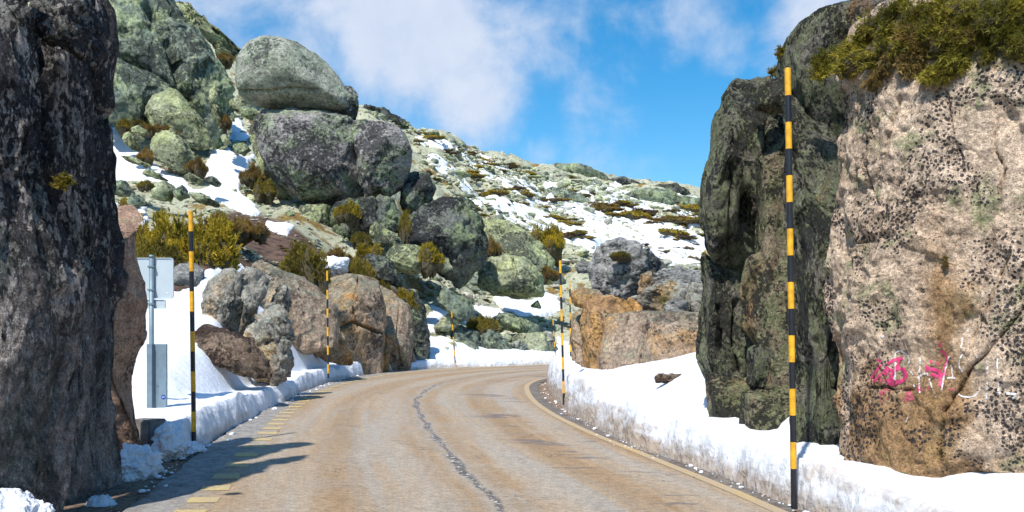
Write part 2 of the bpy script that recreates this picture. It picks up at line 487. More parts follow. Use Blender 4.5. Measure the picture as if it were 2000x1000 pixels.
M['leaf_gold'] = leaf_mat('heath_golden', (0.22, 0.18, 0.016), (0.48, 0.36, 0.04), (0.12, 0.08, 0.02))
M['leaf_olive'] = leaf_mat('heath_olive', (0.13, 0.115, 0.018), (0.29, 0.23, 0.04), (0.13, 0.08, 0.03))
M['leaf_brown'] = leaf_mat('heath_brown', (0.17, 0.11, 0.04), (0.33, 0.22, 0.06), (0.11, 0.06, 0.04))
M['leaf_mauve'] = leaf_mat('heath_mauve', (0.14, 0.075, 0.06), (0.20, 0.11, 0.085), (0.10, 0.05, 0.05))
M['leaf_green'] = leaf_mat('broom_green', (0.13, 0.13, 0.02), (0.42, 0.36, 0.06), (0.22, 0.15, 0.05))
M['leaf_dry'] = leaf_mat('broom_dry', (0.22, 0.15, 0.05), (0.40, 0.28, 0.10), (0.12, 0.09, 0.03))
M['bush_core'] = simple_mat('bush_core_dark', (0.075, 0.06, 0.03), 0.9, 0, .4, 12)  # dark filler for the inside of shrubs, not modelled wood

# ------------------------------------------------------------------ road geometry (plan view, metres)
ZIN = [(-20, 0), (9.3, 0.0), (12.5, .03), (16, .10), (20, .20), (25, .30), (28, .38), (31, .42), (35, .50), (40, .62), (45, .70), (60, .8)]
ZOUT = [(-20, .08), (8.5, .08), (10.2, .11), (12.8, .2), (14.5, .24), (17.5, .27), (20.6, .31), (24.7, .38), (28.7, .43), (32.5, .50), (38, .62), (41, .70), (44, .78), (60, .9)]
zin = lambda d: np.interp(d, *zip(*ZIN))
zout = lambda d: np.interp(d, *zip(*ZOUT))

CEN = [(.7, -25), (.5, -5), (.35, 2), (.15, 6), (-.1, 9.06), (-.57, 11.2), (-1.04, 13.6), (-1.68, 17.5), (-2.05, 20), (-2.3, 22), (-2.42, 24.1),
       (-2.45, 26.9), (-2.36, 29.1), (-2.05, 31.3), (-1.6, 33.3), (-.8, 35.8), (.5, 38.0), (2.6, 40.0), (5.2, 41.4), (9, 42.3), (15, 42.8)]
LLINE = [(-2.3, -25), (-2.35, -5), (-2.5, 2), (-2.75, 6), (-3.04, 9), (-3.27, 10.56), (-3.5, 12.2), (-3.83, 14.5), (-4.37, 17.5), (-4.79, 20.6), (-5.15, 24.7),
         (-5.30, 28.2), (-5.26, 31), (-4.95, 34), (-4.3, 37), (-2.9, 40.0), (-.9, 42.3), (1.6, 44), (5, 45.2), (9, 45.9), (15, 46.3)]
RLINE = [(3.5, -25), (3.35, -5), (3.2, 2), (2.9, 6), (2.53, 9.3), (2.34, 10.7), (2.12, 12.4), (1.86, 13.6), (1.56, 15), (1.23, 16.9), (.91, 18.9), (.64, 21.6), (.47, 24.8),
         (.45, 28), (.67, 31), (1.36, 34.0), (2.7, 36.2), (5.2, 37.9), (9, 38.8), (15, 39.4)]
LFOOT = [(-3.9, -25), (-3.6, -5), (-3.5, 2), (-3.6, 6), (-3.85, 9), (-3.96, 10.2), (-4.2, 11.4), (-4.3, 12.8), (-4.42, 14.1), (-4.88, 17.3), (-5.38, 22.2),
         (-5.75, 26.5), (-5.92, 30), (-5.85, 33), (-5.4, 36.5), (-4.1, 39.2), (-2.3, 41), (0, 42.7), (1.94, 44.1), (5, 45.9), (9, 46.8), (15, 47.2)]
RFOOT = [(4.2, -25), (3.9, -5), (3.6, 2), (3.25, 6), (2.84, 9.3), (2.66, 10.4), (2.53, 11.4), (2.24, 12.8), (1.95, 13.9), (1.68, 15.8), (1.42, 17.7), (1.2, 19.7),
         (1.08, 22.4), (1.06, 25.8), (1.05, 28.5), (1.22, 31), (1.75, 33.0), (2.9, 35.0), (5.2, 36.9), (9, 37.8), (15, 38.4)]


def spline(pts, step=0.12):
    p = np.array(pts, float)
    q = np.vstack([2 * p[0] - p[1], p, 2 * p[-1] - p[-2]])
    out = []
    for i in range(1, len(q) - 2):
        p0, p1, p2, p3 = q[i - 1:i + 3]
        n = max(2, int(np.linalg.norm(p2 - p1) / step))
        t = np.linspace(0, 1, n, endpoint=False)[:, None]
        out.append(0.5 * ((2 * p1) + (-p0 + p2) * t + (2 * p0 - 5 * p1 + 4 * p2 - p3) * t ** 2 + (-p0 + 3 * p1 - 3 * p2 + p3) * t ** 3))
    o = np.vstack(out + [q[-2][None]])
    # resample evenly
    L = np.concatenate([[0], np.cumsum(np.linalg.norm(np.diff(o, axis=0), axis=1))])
    s = np.arange(0, L[-1], step)
    return np.stack([np.interp(s, L, o[:, 0]), np.interp(s, L, o[:, 1])], 1)


cen = spline(CEN, 0.15)
lfoot, rfoot = spline(LFOOT, 0.06), spline(RFOOT, 0.06)
lline, rline = spline(LLINE, 0.05), spline(RLINE, 0.05)


def smooth_poly(a, k):
    ker = np.ones(2 * k + 1) / (2 * k + 1)
    p = np.vstack([np.repeat(a[:1], k, 0), a, np.repeat(a[-1:], k, 0)])
    return np.stack([np.convolve(p[:, j], ker, 'valid') for j in (0, 1)], 1)


cen = smooth_poly(cen, 8); lfoot = smooth_poly(lfoot, 10); rfoot = smooth_poly(rfoot, 8); lline = smooth_poly(lline, 25); rline = smooth_poly(rline, 18)


def nearest(poly, Q, chunk=20000, sub=4):
    """nearest sample of a dense polyline: distance, index, side (>0 = right of travel)"""
    pp = poly[::sub]
    D = np.empty(len(Q)); I = np.empty(len(Q), int)
    for a in range(0, len(Q), chunk):
        q = Q[a:a + chunk]
        d2 = ((q[:, None, :] - pp[None]) ** 2).sum(-1)
        i = d2.argmin(1)
        D[a:a + chunk] = np.sqrt(d2[np.arange(len(q)), i]); I[a:a + chunk] = i
    j = np.minimum(I, len(pp) - 2)
    tg = pp[j + 1] - pp[j]
    v = Q - pp[j]
    side = v[:, 0] * tg[:, 1] - v[:, 1] * tg[:, 0]
    return D, pp[I], side


def corridor(Q):
    """signed distance outside the road corridor (neg inside) and road-plane height"""
    dl, pl, sl = nearest(lfoot, Q); dr, pr, sr = nearest(rfoot, Q)
    zl, zr = zout(pl[:, 1]), zin(pr[:, 1])
    inside = (sl > 0) & (sr < 0)
    z = (zl * dr + zr * dl) / (dl + dr + 1e-6)
    left = dl < dr
    z = np.where(inside, z, np.where(left, zl, zr))
    dist = np.where(inside, -np.minimum(dl, dr), np.minimum(dl, dr))
    return dist, z


def zy(y, d): return CAMZ - (y - YH) / F * d


# terrain control table: column px -> (depth, row of the photograph) ; 'z' entries are metres
def zc(z): return ('z', z)


TAB = {
    -1200: [(4, zc(.8)), (12, zc(2.5)), (25, zc(6)), (50, zc(12)), (80, zc(30)), (130, zc(50)), (260, zc(60))],
    100: [(4, zc(.1)), (9, zc(.15)), (12, zc(1.2)), (18, y_ := 600), (25, 500), (50, 300), (70, 120), (90, 20), (130, 0), (260, 60)],
    250: [(4, zc(.1)), (11, zc(.2)), (12.5, zc(.35)), (14.5, 815), (20, 640), (25, 530), (32, 475), (45, 400), (55, 290), (65, 200), (80, 90), (100, 40), (140, 60), (260, 130)],
    400: [(4, zc(.1)), (13, zc(.2)), (15, 800), (20, 665), (25, 545), (32, 480), (45, 415), (55, 300), (65, 230), (80, 120), (95, 80), (120, 100), (260, 200)],
    560: [(4, zc(.1)), (22, zc(.35)), (25, 730), (28, 655), (32, 560), (40, 480), (48, 415), (55, 350), (65, 260), (80, 185), (95, 165), (140, 215), (260, 300)],
    700: [(4, zc(.1)), (34.3, zc(.5)), (37, 712), (40, 630), (43.5, 545), (49, 450), (55, 390), (65, 325), (80, 262), (100, 225), (115, 215), (150, 240), (260, 300)],
    840: [(4, zc(.1)), (39.5, zc(.65)), (42.5, 692), (46, 650), (52, 595), (60, 520), (70, 425), (85, 345), (105, 275), (120, 256), (150, 275), (260, 320)],
    960: [(4, zc(.1)), (42, zc(.7)), (46, 688), (52, 650), (60, 600), (70, 520), (85, 435), (105, 350), (130, 303), (145, 296), (180, 320), (260, 345)],
    1090: [(4, zc(.1)), (19, zc(.25)), (22, 768), (26, 732), (30, 704), (33, zc(1.0)), (36, zc(.6)), (44.5, zc(.8)), (50, 684), (56, 645), (66, 590), (80, 505), (100, 430), (130, 360), (155, 332), (175, 328), (220, 345), (260, 350)],
    1250: [(4, zc(.0)), (12, zc(.1)), (15, zc(.6)), (18, 765), (22, 722), (30, zc(1.4)), (36, zc(.8)), (45, zc(.8)), (60, 640), (80, 530), (100, 470), (130, 405), (160, 362), (180, 352), (240, 365), (260, 370)],
    1400: [(4, zc(.0)), (11, zc(.1)), (13, zc(.6)), (18, zc(1.2)), (30, zc(1.6)), (36, zc(.9)), (45, zc(.8)), (60, 620), (80, 540), (100, 490), (130, 430), (160, 390), (190, 370), (260, 385)],
    1650: [(4, zc(.0)), (9, zc(.1)), (10.5, zc(.45)), (14, zc(1.6)), (30, zc(3)), (45, zc(1.5)), (60, 600), (100, 500), (160, 410), (200, 390), (260, 410)],
    2000: [(4, zc(.0)), (6, zc(.1)), (8.5, zc(.35)), (14, zc(1.6)), (30, zc(4)), (45, zc(4)), (80, zc(8)), (130, zc(16)), (260, zc(25))],
    3200: [(4, zc(.6)), (12, zc(2)), (30, zc(5)), (60, zc(8)), (130, zc(16)), (260, zc(20))],
}
_cols = sorted(TAB)
_D = np.exp(np.linspace(np.log(3.5), np.log(330), 160))
_TZ = []
for c_ in _cols:
    ds, zs = [], []
    for d_, v_ in TAB[c_]:
        ds.append(d_); zs.append(v_[1] if isinstance(v_, tuple) else zy(v_, d_))
    _TZ.append(np.interp(_D, ds, zs))
_TZ = np.array(_TZ)
ker = np.array([1, 2, 3, 2, 1]) / 9.0
_TZ = np.array([np.convolve(np.pad(r_, 2, 'edge'), ker, 'valid') for r_ in _TZ])
_ca = np.arctan((np.array(_cols) - 1000) / F)


def table_z(X, Y):
    Y_ = np.maximum(Y, 0.5)
    a = np.arctan2(X, Y_)
    d = np.clip(Y_, 3.6, 325)
    u = np.interp(a, _ca, np.arange(len(_ca)))
    v = (np.log(d) - np.log(_D[0])) / (np.log(_D[1]) - np.log(_D[0]))
    iu = np.clip(np.floor(u).astype(int), 0, len(_ca) - 2); fu = u - iu; fu = fu * fu * (3 - 2 * fu)
    iv = np.clip(np.floor(v).astype(int), 0, len(_D) - 2); fv = v - iv
    return ((_TZ[iu, iv] * (1 - fu) + _TZ[iu + 1, iv] * fu) * (1 - fv) + (_TZ[iu, iv + 1] * (1 - fu) + _TZ[iu + 1, iv + 1] * fu) * fv)


def proj(X, Y, Z):
    return 1000 + F * X / Y, YH + F * (CAMZ - Z) / Y


def poly_sd(poly, x, y):
    """signed distance (px) to polygon, negative inside"""
    p = np.array(poly, float); n = len(p)
    d = np.full(len(x), 1e9); inside = np.zeros(len(x), bool)
    for i in range(n):
        a, b = p[i], p[(i + 1) % n]
        e = b - a; wx, wy = x - a[0], y - a[1]
        t = np.clip((wx * e[0] + wy * e[1]) / (e @ e + 1e-9), 0, 1)
        d = np.minimum(d, np.hypot(wx - e[0] * t, wy - e[1] * t))
        c = ((a[1] <= y) & (b[1] > y)) | ((b[1] <= y) & (a[1] > y))
        xi = a[0] + (y - a[1]) * e[0] / (e[1] if abs(e[1]) > 1e-9 else 1e-9)
        inside ^= c & (x < xi)
    return np.where(inside, -d, d)


EARTH = [(400, 560), (420, 440), (470, 425), (560, 450), (640, 520), (720, 560), (800, 590), (830, 640), (760, 720), (560, 720), (480, 640)]


def base_height(X, Y):
    Q = np.stack([X, Y], 1)
    zt = table_z(X, Y)
    dist, zr = corridor(Q)
    w = smooth(dist, 0.15, 1.6)
    return (zr - 0.05) * (1 - w) + zt * w, dist, zr


def terrain_height(X, Y):
    z, dist, zr = base_height(X, Y)
    d = np.hypot(X, Y)
    P3 = np.stack([X, Y, np.zeros_like(X)], 1)
    far = smooth(Y, 34, 60) * smooth(dist, 1.5, 8)
    near = smooth(dist, 0.8, 4) * (1 - far)
    f1, f2, cid = worley(P3 * np.array([0.26, 0.20, 1.0]) + np.stack([0.5 * fbm(P3 * .3, 2, 3), 0.5 * fbm(P3 * .3, 2, 9), 0 * X], 1), 5)
    slab = (cid - 0.5) * 1.1 * smooth(f2 - f1, 0.0, 0.25) - 0.35 * (1 - smooth(f2 - f1, 0, 0.12))
    g1, g2, gid = worley(P3 * np.array([0.8, 0.6, 1.0]), 15)
    slab2 = (gid - 0.5) * 0.42 * smooth(g2 - g1, 0.0, 0.3)
    sc = np.clip(Y / 90.0, 0.4, 1.15)
    z = z + far * (slab * sc + slab2 * sc + 0.55 * fbm(P3 * 0.09, 4, 21)) + near * (0.10 * fbm(P3 * 0.9, 4, 2) + 0.12 * fbm(P3 * .35, 2, 5))
    return z


# ------------------------------------------------------------------ ground sheet (polar grid, reaches past the ridge)
def ground():
    ang = np.arctan((np.linspace(-1150, 3150, 760) - 1000) / F)
    dd = np.concatenate([[-40, -20, -8, -2], np.exp(np.linspace(np.log(3.5), np.log(320), 520))])
    A, D = np.meshgrid(ang, dd)
    X = np.tan(A) * np.maximum(D, 3.5) * 1.0
    X[:4] = np.tan(A[:4]) * 30.0
    Y = D.copy()
    x, y = X.ravel(), Y.ravel()
    z = terrain_height(x, y)
    z[:4 * len(ang)] = np.minimum(z[:4 * len(ang)], 3.0)
    px, py = proj(x, np.maximum(y, .5), z)
    sd = poly_sd(EARTH, px, py)
    rocky = smooth(sd, 0, 30) * smooth(y, 24, 36)
    me = mesh_np('ground', np.stack([x, y, z], 1), grid_faces(len(dd), len(ang)), M['ground'], attrs={'rocky': rocky})
    o = link('ground', me); o['kind'] = 'structure'
    return o


GROUND = ground()

# far level land so that nothing ends in the air
far = bpy.data.meshes.new('far_terrain')
far.from_pydata([(-3000, -3000, -3), (3000, -3000, -3), (3000, 3500, -3), (-3000, 3500, -3)], [], [(0, 1, 2, 3)])
far.materials.append(M['ground'])
o = link('terrain', far); o['kind'] = 'structure'

_bvh = None


def ground_z(x, y):
    return float(terrain_height(np.array([x]), np.array([y]))[0])


# ------------------------------------------------------------------ snow over the hillside
SNOW = [
    [(205, 255), (225, 258), (262, 292), (325, 338), (385, 368), (410, 362), (398, 330), (410, 300), (445, 280), (460, 300), (492, 305), (488, 335), (470, 370), (515, 418), (490, 420), (430, 398), (380, 388), (330, 372), (300, 352), (225, 358), (205, 320)],
    [(438, 236), (470, 236), (492, 262), (480, 280), (440, 275)],
    [(222, 402), (285, 405), (290, 435), (262, 445), (225, 430)],
    [(520, 430), (575, 442), (560, 455), (525, 448)],
    [(836, 592), (880, 612), (855, 628), (850, 650), (832, 655)],
    [(920, 600), (960, 600), (1010, 625), (1022, 645), (975, 632), (930, 618)],
    [(960, 580), (1000, 586), (1040, 588), (1066, 570), (1090, 575), (1096, 602), (1060, 612), (1015, 620), (985, 605)],
    [(890, 620), (925, 628), (930, 636), (900, 634)],
    [(1085, 655), (1115, 668), (1115, 700), (1085, 700)],
    [(960, 385), (1000, 392), (1060, 412), (1120, 440), (1190, 438), (1240, 455), (1380, 460), (1385, 492), (1330, 520), (1300, 515), (1270, 488), (1215, 482), (1150, 470), (1100, 478), (1095, 450), (1040, 425), (985, 408)],
    [(1065, 355), (1110, 372), (1165, 385), (1150, 392), (1100, 380), (1060, 366)],
    [(1160, 398), (1250, 410), (1300, 425), (1370, 440), (1370, 455), (1260, 440), (1180, 420)],
    [(1140, 390), (1200, 398), (1200, 408), (1150, 402)],
    [(812, 265), (860, 278), (895, 292), (850, 290), (815, 278)],
    [(930, 300), (960, 310), (985, 330), (950, 322)],
    [(1330, 395), (1372, 402), (1372, 415), (1335, 410)],
    [(1190, 355), (1215, 360), (1212, 365), (1192, 361)],
    [(700, 520), (720, 520), (716, 540), (700, 536)],
]


def hill_snow():
    ang = np.arctan((np.linspace(195, 1460, 640) - 1000) / F)
    dd = np.exp(np.linspace(np.log(30), np.log(215), 520))
    A, D = np.meshgrid(ang, dd)
    x = (np.tan(A) * D).ravel(); y = D.ravel()
    z = terrain_height(x, y)
    zb, dist, _ = base_height(x, y)
    px, py = proj(x, y, z * .35 + zb * .65)
    P3 = np.stack([x, y, 0 * x], 1)
    wob = 9 * fbm(P3 * 0.5, 4, 51) + 5 * fbm(P3 * 1.8, 3, 52)
    m = np.full(len(x), 1e9)
    for pl in SNOW:
        m = np.minimum(m, poly_sd(pl, px, py))
    cover = smooth(-(m + wob), -5, 4)
    # scattered drifts between the slabs on the right-hand hill
    st = fbm(np.stack([x * 0.055, y * 0.12 + x * .03, 0 * x], 1), 4, 77) + 0.35 * fbm(P3 * 0.5, 3, 78)
    reg = smooth(-poly_sd([(900, 330), (1000, 345), (1100, 370), (1380, 400), (1390, 560), (1120, 480), (960, 430)], px, py), -20, 20)
    cover = np.maximum(cover, reg * smooth(st, 0.09, 0.2))
    reg2 = smooth(-poly_sd([(800, 240), (1000, 320), (1380, 375), (1390, 580), (1120, 500), (860, 400)], px, py), -10, 20)
    cover = np.maximum(cover, reg2 * smooth(st, 0.27, 0.36))
    zsnow = z * 0.55 + (zb) * 0.45 + 0.12 + 0.08 * fbm(P3 * .4, 3, 60)
    zsnow = np.maximum(zsnow, z - 0.1) * 0.6 + 0.4 * zsnow
    zz = np.where(cover > 0.02, zsnow - 1.2 * (1 - cover), z - 1.5)
    zz = np.where(cover > 0.55, np.maximum(zz, z + 0.06 * (cover)), zz)
    V = np.stack([x, y, zz], 1)
    Fc = grid_faces(len(dd), len(ang))
    keep = (cover[Fc] > 0.02).any(1)
    Fc = Fc[keep]
    used = np.unique(Fc); rem = np.full(len(x), -1); rem[used] = np.arange(len(used))
    me = mesh_np('hill_snow', V[used], rem[Fc], M['snow'], attrs={'dirt': np.clip(0.12 + 0.1 * fbm(P3[used] * .4, 3, 8), 0, 1)})
    o = link('hill_snow', me)
    tag(o, 'thin patches of white spring snow lying between the rocks of the hillside', 'snow', kind='stuff')


hill_snow()

# ------------------------------------------------------------------ snow banks along the road
LSNOW = [(150, 600), (225, 540), (262, 500), (330, 560), (345, 572), (385, 560), (405, 528), (470, 515), (500, 560), (565, 600), (575, 628), (640, 672), (690, 700), (700, 672), (720, 672),
         (775, 705), (790, 690), (800, 705), (835, 690), (835, 655), (900, 672), (1000, 682), (1120, 694), (1120, 770), (700, 800), (400, 1000), (150, 1100)]
def bank(name, foot, zf, side, W_, hfun, label, poly=None, dirt_k=1.0, y0=6.0):
    sel = foot[(foot[:, 1] > y0)]
    T = np.gradient(sel, axis=0); T /= np.linalg.norm(T, axis=1)[:, None]
    k = 14; pad = np.vstack([np.repeat(T[:1], k, 0), T, np.repeat(T[-1:], k, 0)])
    T = np.stack([np.convolve(pad[:, j], np.ones(2 * k + 1) / (2 * k + 1), 'valid') for j in (0, 1)], 1)
    N = np.stack([T[:, 1], -T[:, 0]], 1) * side
    t = np.concatenate([np.linspace(0, 0.26, 16), 0.26 + (np.linspace(0, 1, 90)[1:]) ** 1.5 * (W_ - .26)])
    S, Tt = np.meshgrid(np.arange(len(sel)), t, indexing='ij')
    s_ = S.ravel(); tt = Tt.ravel()
    sm = s_ * 0.06
    fx, fy = sel[s_, 0], sel[s_, 1]
    h = hfun(fy)
    # profile
    prof = np.sin(np.clip(tt / 0.19, 0, 1) * np.pi / 2) ** 0.75
    wobble = 0.065 * fbm(np.stack([sm * 0.9, 0 * sm, 0 * sm], 1), 4, 11) + 0.025 * fbm(np.stack([sm * 4, 0 * sm, 0 * sm], 1), 3, 12)
    off = tt + wobble * (1 - smooth(tt, .6, 2.0)) + 0.02
    x = fx + N[s_, 0] * off; y = fy + N[s_, 1] * off
    zb = zf(fy)
    zt, dist, _ = base_height(x, y)
    hh = h * (1 + 0.35 * fbm(np.stack([sm * 0.7, 0 * sm + 3, 0 * sm], 1), 3, 31) + 0.10 * fbm(np.stack([sm * 2.7, 0 * sm + 3, 0 * sm], 1), 4, 32, .65))
    wall = zb - 0.12 + (hh + 0.12) * prof
    w = smooth(tt, 0.35, 2.4)
    P3 = np.stack([x, y, 0 * x], 1)
    top = wall * (1 - w) + (zt + 0.16) * w
    top = np.maximum(top, zt + 0.10 * smooth(tt, .2, 1))
    zz = top + 0.05 * fbm(P3 * 1.1, 4, 40) * smooth(tt, 0.15, 0.6) + 0.012 * fbm(P3 * 7, 3, 41) * smooth(tt, .1, .3)
    # wall roughness: pushes in and out, chipped faces
    wl_ = smooth(tt, 0.0, 0.03) * (1 - smooth(tt, 0.22, 0.5))
    pr = np.stack([sm, zz, 0 * zz], 1)
    f1, f2, _c = worley(pr * np.array([4.5, 6.0, 1]), 91)
    push = wl_ * (0.07 * fbm(pr * np.array([4.0, 2.0, 1]), 5, 70, .62) + 0.035 * (f1 - 0.4))
    lip = -0.05 * np.exp(-((tt - .22) / .05) ** 2) * (0.5 + fbm(np.stack([sm * 1.5, 0 * sm, 0 * sm], 1), 2, 33))
    x = x + N[s_, 0] * (push + lip); y = y + N[s_, 1] * (push + lip)
    if poly is not None:
        px, py = proj(x, y, zz)
        sd = poly_sd(poly, px, py) + 8 * fbm(P3 * 1.5, 3, 44)
        zz = zz - smooth(sd, 0, 25) * 0.9 * smooth(tt, .5, 1.2)
    rel = (zz - zb) / np.maximum(hh, .1)
    dirt = dirt_k * (0.75 * (1 - smooth(rel, 0.0, 0.75)) + 0.42 * (1 - smooth(tt, 0.18, 0.6)) + 0.16 * (1 - smooth(tt, .5, 3)))
    band = 0.35 * (fbm(np.stack([sm * .5, zz * 6, 0 * zz], 1), 3, 3) > 0.15) * (1 - smooth(tt, 0.2, 0.4)) * dirt_k
    me = mesh_np(name, np.stack([x, y, zz], 1), grid_faces(len(sel), len(t))[:, ::-1] if side > 0 else grid_faces(len(sel), len(t)), M['snow'],
                 attrs={'dirt': np.clip(dirt + band, 0, 1)})
    o = link(name, me)
    tag(o, label, 'snow bank', kind='stuff')
    return o


hl = lambda y: np.interp(y, [6, 10, 11.5, 13, 17, 22, 30, 36, 40, 46], [.15, .22, .40, .46, .44, .42, .44, .42, .30, .32])
hr = lambda y: np.interp(y, [5, 8, 9.5, 11, 13, 18, 22, 28, 34, 37], [.30, .34, .42, .50, .60, .66, .78, .85, .7, .6])
bank('snow_bank', lfoot, zout, -1, 9.0, hl, 'deep snow slope cut off in a shaded wall along the outer left road edge', LSNOW, 0.45, y0=12.15)
bank('snow_bank', rfoot, zin, 1, 7.5, hr, 'bright ploughed snow bank with a dirty icy face along the inner right road edge', None, 0.66, y0=4.5)


# ------------------------------------------------------------------ road
def cross(c, n, poly, sgn):
    """distance from c along n to dense polyline"""
    v = poly - c
    tt = np.array([-n[1], n[0]])
    al = v @ n * sgn; ac = np.abs(v @ tt)
    ok = (al > 0.3) & (al < 9)
    if not ok.any(): return 3.0
    i = np.where(ok)[0][np.argmin(ac[ok])]
    return al[i]


def road():
    T = np.gradient(cen, axis=0); T /= np.linalg.norm(T, axis=1)[:, None]
    N = np.stack([T[:, 1], -T[:, 0]], 1)
    n = len(cen)
    wl_ = np.array([cross(cen[i], N[i], lline, -1) for i in range(n)]); wr_ = np.array([cross(cen[i], N[i], rline, 1) for i in range(n)])
    k = 12
    sm = lambda a: np.convolve(np.pad(a, k, 'edge'), np.ones(2 * k + 1) / (2 * k + 1), 'valid')
    wl_, wr_ = sm(wl_), sm(wr_)
    u = np.concatenate([np.linspace(-1, 1, 41)])
    ext_l = 0.62; ext_r = 0.34
    S, U = np.meshgrid(np.arange(n), u, indexing='ij')
    s_ = S.ravel(); uu = U.ravel()
    off = np.where(uu < 0, uu * (wl_[s_] + ext_l), uu * (wr_[s_] + ext_r))
    L = np.concatenate([[0], np.cumsum(np.linalg.norm(np.diff(cen, axis=0), axis=1))])
    # ragged edges
    e = np.abs(uu) > 0.999
    off = off + np.where(e, np.sign(uu) * 0.07 * fbm(np.stack([L[s_] * 2.2, uu, 0 * uu], 1), 4, 5), 0)
    x = cen[s_, 0] + N[s_, 0] * off; y = cen[s_, 1] + N[s_, 1] * off
    lx = cen[:, 1] + N[:, 1] * -(wl_); rx = cen[:, 1] + N[:, 1] * wr_
    zl = zout(lx)[s_]; zr = zin(rx)[s_]
    fr = np.clip((off + wl_[s_]) / (wl_[s_] + wr_[s_]), -0.2, 1.2)
    z = zl * (1 - fr) + zr * fr
    me = mesh_np('road', np.stack([x, y, z], 1), grid_faces(n, len(u))[:, ::-1], M['asphalt'], attrs={'across': off, 'along': L[s_], 'wl': wl_[s_], 'wr': wr_[s_]})
    o = link('road', me); o['kind'] = 'structure'
    return o, wl_, wr_, N, L


def asphalt():
    m, t, b = new_mat('asphalt_sanded')
    pos = t.node('ShaderNodeNewGeometry').outputs['Position']
    ac = t.node('ShaderNodeAttribute', attribute_name='across').outputs['Fac']
    al = t.node('ShaderNodeAttribute', attribute_name='along').outputs['Fac']
    wl_ = t.node('ShaderNodeAttribute', attribute_name='wl').outputs['Fac']
    cx = t.node('ShaderNodeCombineXYZ'); t.put(cx.inputs[0], ac); t.put(cx.inputs[1], al)
    uv = cx.outputs[0]
    st = t.noise(t.scalevec(uv, (1.5, 0.09, 1)), 1.0, 5, 0.6, 0.25)
    st2 = t.noise(t.scalevec(uv, (4.5, 0.14, 1)), 1.0, 4, 0.6, 0.3)
    bl = t.noise(pos, 0.8, 7, 0.65, 0.3)
    tan1, tan2, grey = (0.315, 0.215, 0.125), (0.385, 0.28, 0.175), (0.33, 0.29, 0.24)
    c = t.mix(t.ramp(st, 0.38, 0.64), tan1, grey)
    c = t.mix(t.math('MULTIPLY', t.ramp(st2, 0.45, 0.62), 0.6), c, tan2)
    c = t.mix(t.math('MULTIPLY', t.ramp(bl, 0.48, 0.66), 0.45), c, grey)
    trk = t.math('MULTIPLY', t.math('COSINE', t.math('MULTIPLY', t.math('ADD', ac, t.math('MULTIPLY', t.math('SUBTRACT', bl, .5), .5)), 4.35)), -1.0)
    c = t.mix(t.math('MULTIPLY', t.ramp(trk, 0.1, 1.0), 0.38), c, (0.375, 0.33, 0.275))
    c = t.mix(t.math('MULTIPLY', t.ramp(trk, -0.2, -1.0), 0.35), c, (0.25, 0.165, 0.09))
    # bare edge strips outside the lines are grey
    le = t.ramp(t.math('ADD', t.math('ADD', ac, wl_), t.math('MULTIPLY', t.math('SUBTRACT', bl, .5), .5)), 0.0, -0.22)
    c = t.mix(le, c, t.mix(t.ramp(t.noise(pos, 6, 6, .7), 0.4, 0.6), (0.22, 0.205, 0.19), (0.31, 0.29, 0.265)))
    wr_ = t.node('ShaderNodeAttribute', attribute_name='wr').outputs['Fac']
    re_ = t.ramp(t.math('SUBTRACT', ac, wr_), -0.02, 0.12)
    c = t.mix(t.math('MULTIPLY', re_, 0.85), c, t.mix(t.ramp(t.noise(pos, 5, 6, .7), 0.4, 0.6), (0.075, 0.07, 0.07), (0.17, 0.16, 0.15)))
    # dark worn patches in the right-hand lane, smeared across the road
    pt = t.noise(t.scalevec(pos, (0.55, 1.7, 1)), 1.0, 6, 0.62, 0.4)
    rg = t.math('MULTIPLY', t.ramp(ac, 0.7, 1.6), t.ramp(t.math('SUBTRACT', ac, wr_), -0.05, -0.4))
    pm = t.math('MULTIPLY', t.ramp(pt, 0.565, 0.62), rg)
    pt2 = t.noise(t.vmath('ADD', pos, (7, 3, 1)), 1.1, 7, 0.7, 0.5)
    pm2 = t.ramp(pt2, 0.70, 0.74)
    c = t.mix(t.math('MULTIPLY', t.math('MAXIMUM', pm, pm2), 0.72), c, (0.13, 0.12, 0.125))
    # worn joint with broken pale crumbs along the middle
    jw = t.math('ADD', ac, t.math('MULTIPLY', t.math('SUBTRACT', t.noise(pos, 1.2, 5, 0.6), 0.5), 0.30))
    ja = t.math('ABSOLUTE', jw)
    jv = t.noise(pos, 0.7, 4, 0.6)
    ja = t.math('ADD', ja, t.ramp(jv, 0.35, 0.65, True, 0.0, 0.045))
    jm = t.ramp(ja, 0.10, 0.04)
    jn = t.noise(pos, 16, 5, 0.75)
    c = t.mix(t.math('MULTIPLY', t.ramp(ja, .26, .08), .35), c, (0.38, 0.35, 0.31))
    c = t.mix(t.math('MULTIPLY', jm, t.ramp(jn, .30, .5, True, .35, 1.0)), c, (0.085, 0.08, 0.08))
    c = t.mix(t.math('MULTIPLY', t.ramp(ja, 0.10, 0.03), t.ramp(jn, 0.53, 0.59)), c, (0.66, 0.62, 0.55))
    # hairline cracks
    wv_ = t.vmath('ADD', pos, t.vmath('SCALE', t.noise(pos, 2.5, 4, .7, out=1), scale=0.5))
    ve = t.vor(t.scalevec(wv_, (0.55, 0.9, 1)), 1.0, 'DISTANCE_TO_EDGE')
    cm = t.math('MULTIPLY', t.ramp(ve, 0.010, 0.003), t.ramp(t.noise(pos, 0.5, 3), 0.52, 0.58))
    c = t.mix(t.math('MULTIPLY', cm, 0.6), c, (0.07, 0.06, 0.055))
    ag = t.vor(pos, 75.0, 'F1', out='Color')
    fine = t.noise(pos, 45, 5, 0.8)
    c = t.mix(1.0, c, t.mix(t.ramp(fine, 0.3, 0.7), (0.60,) * 3, (1.36,) * 3), 'MULTIPLY')
    gg = t.noise(pos, 11, 6, 0.75)
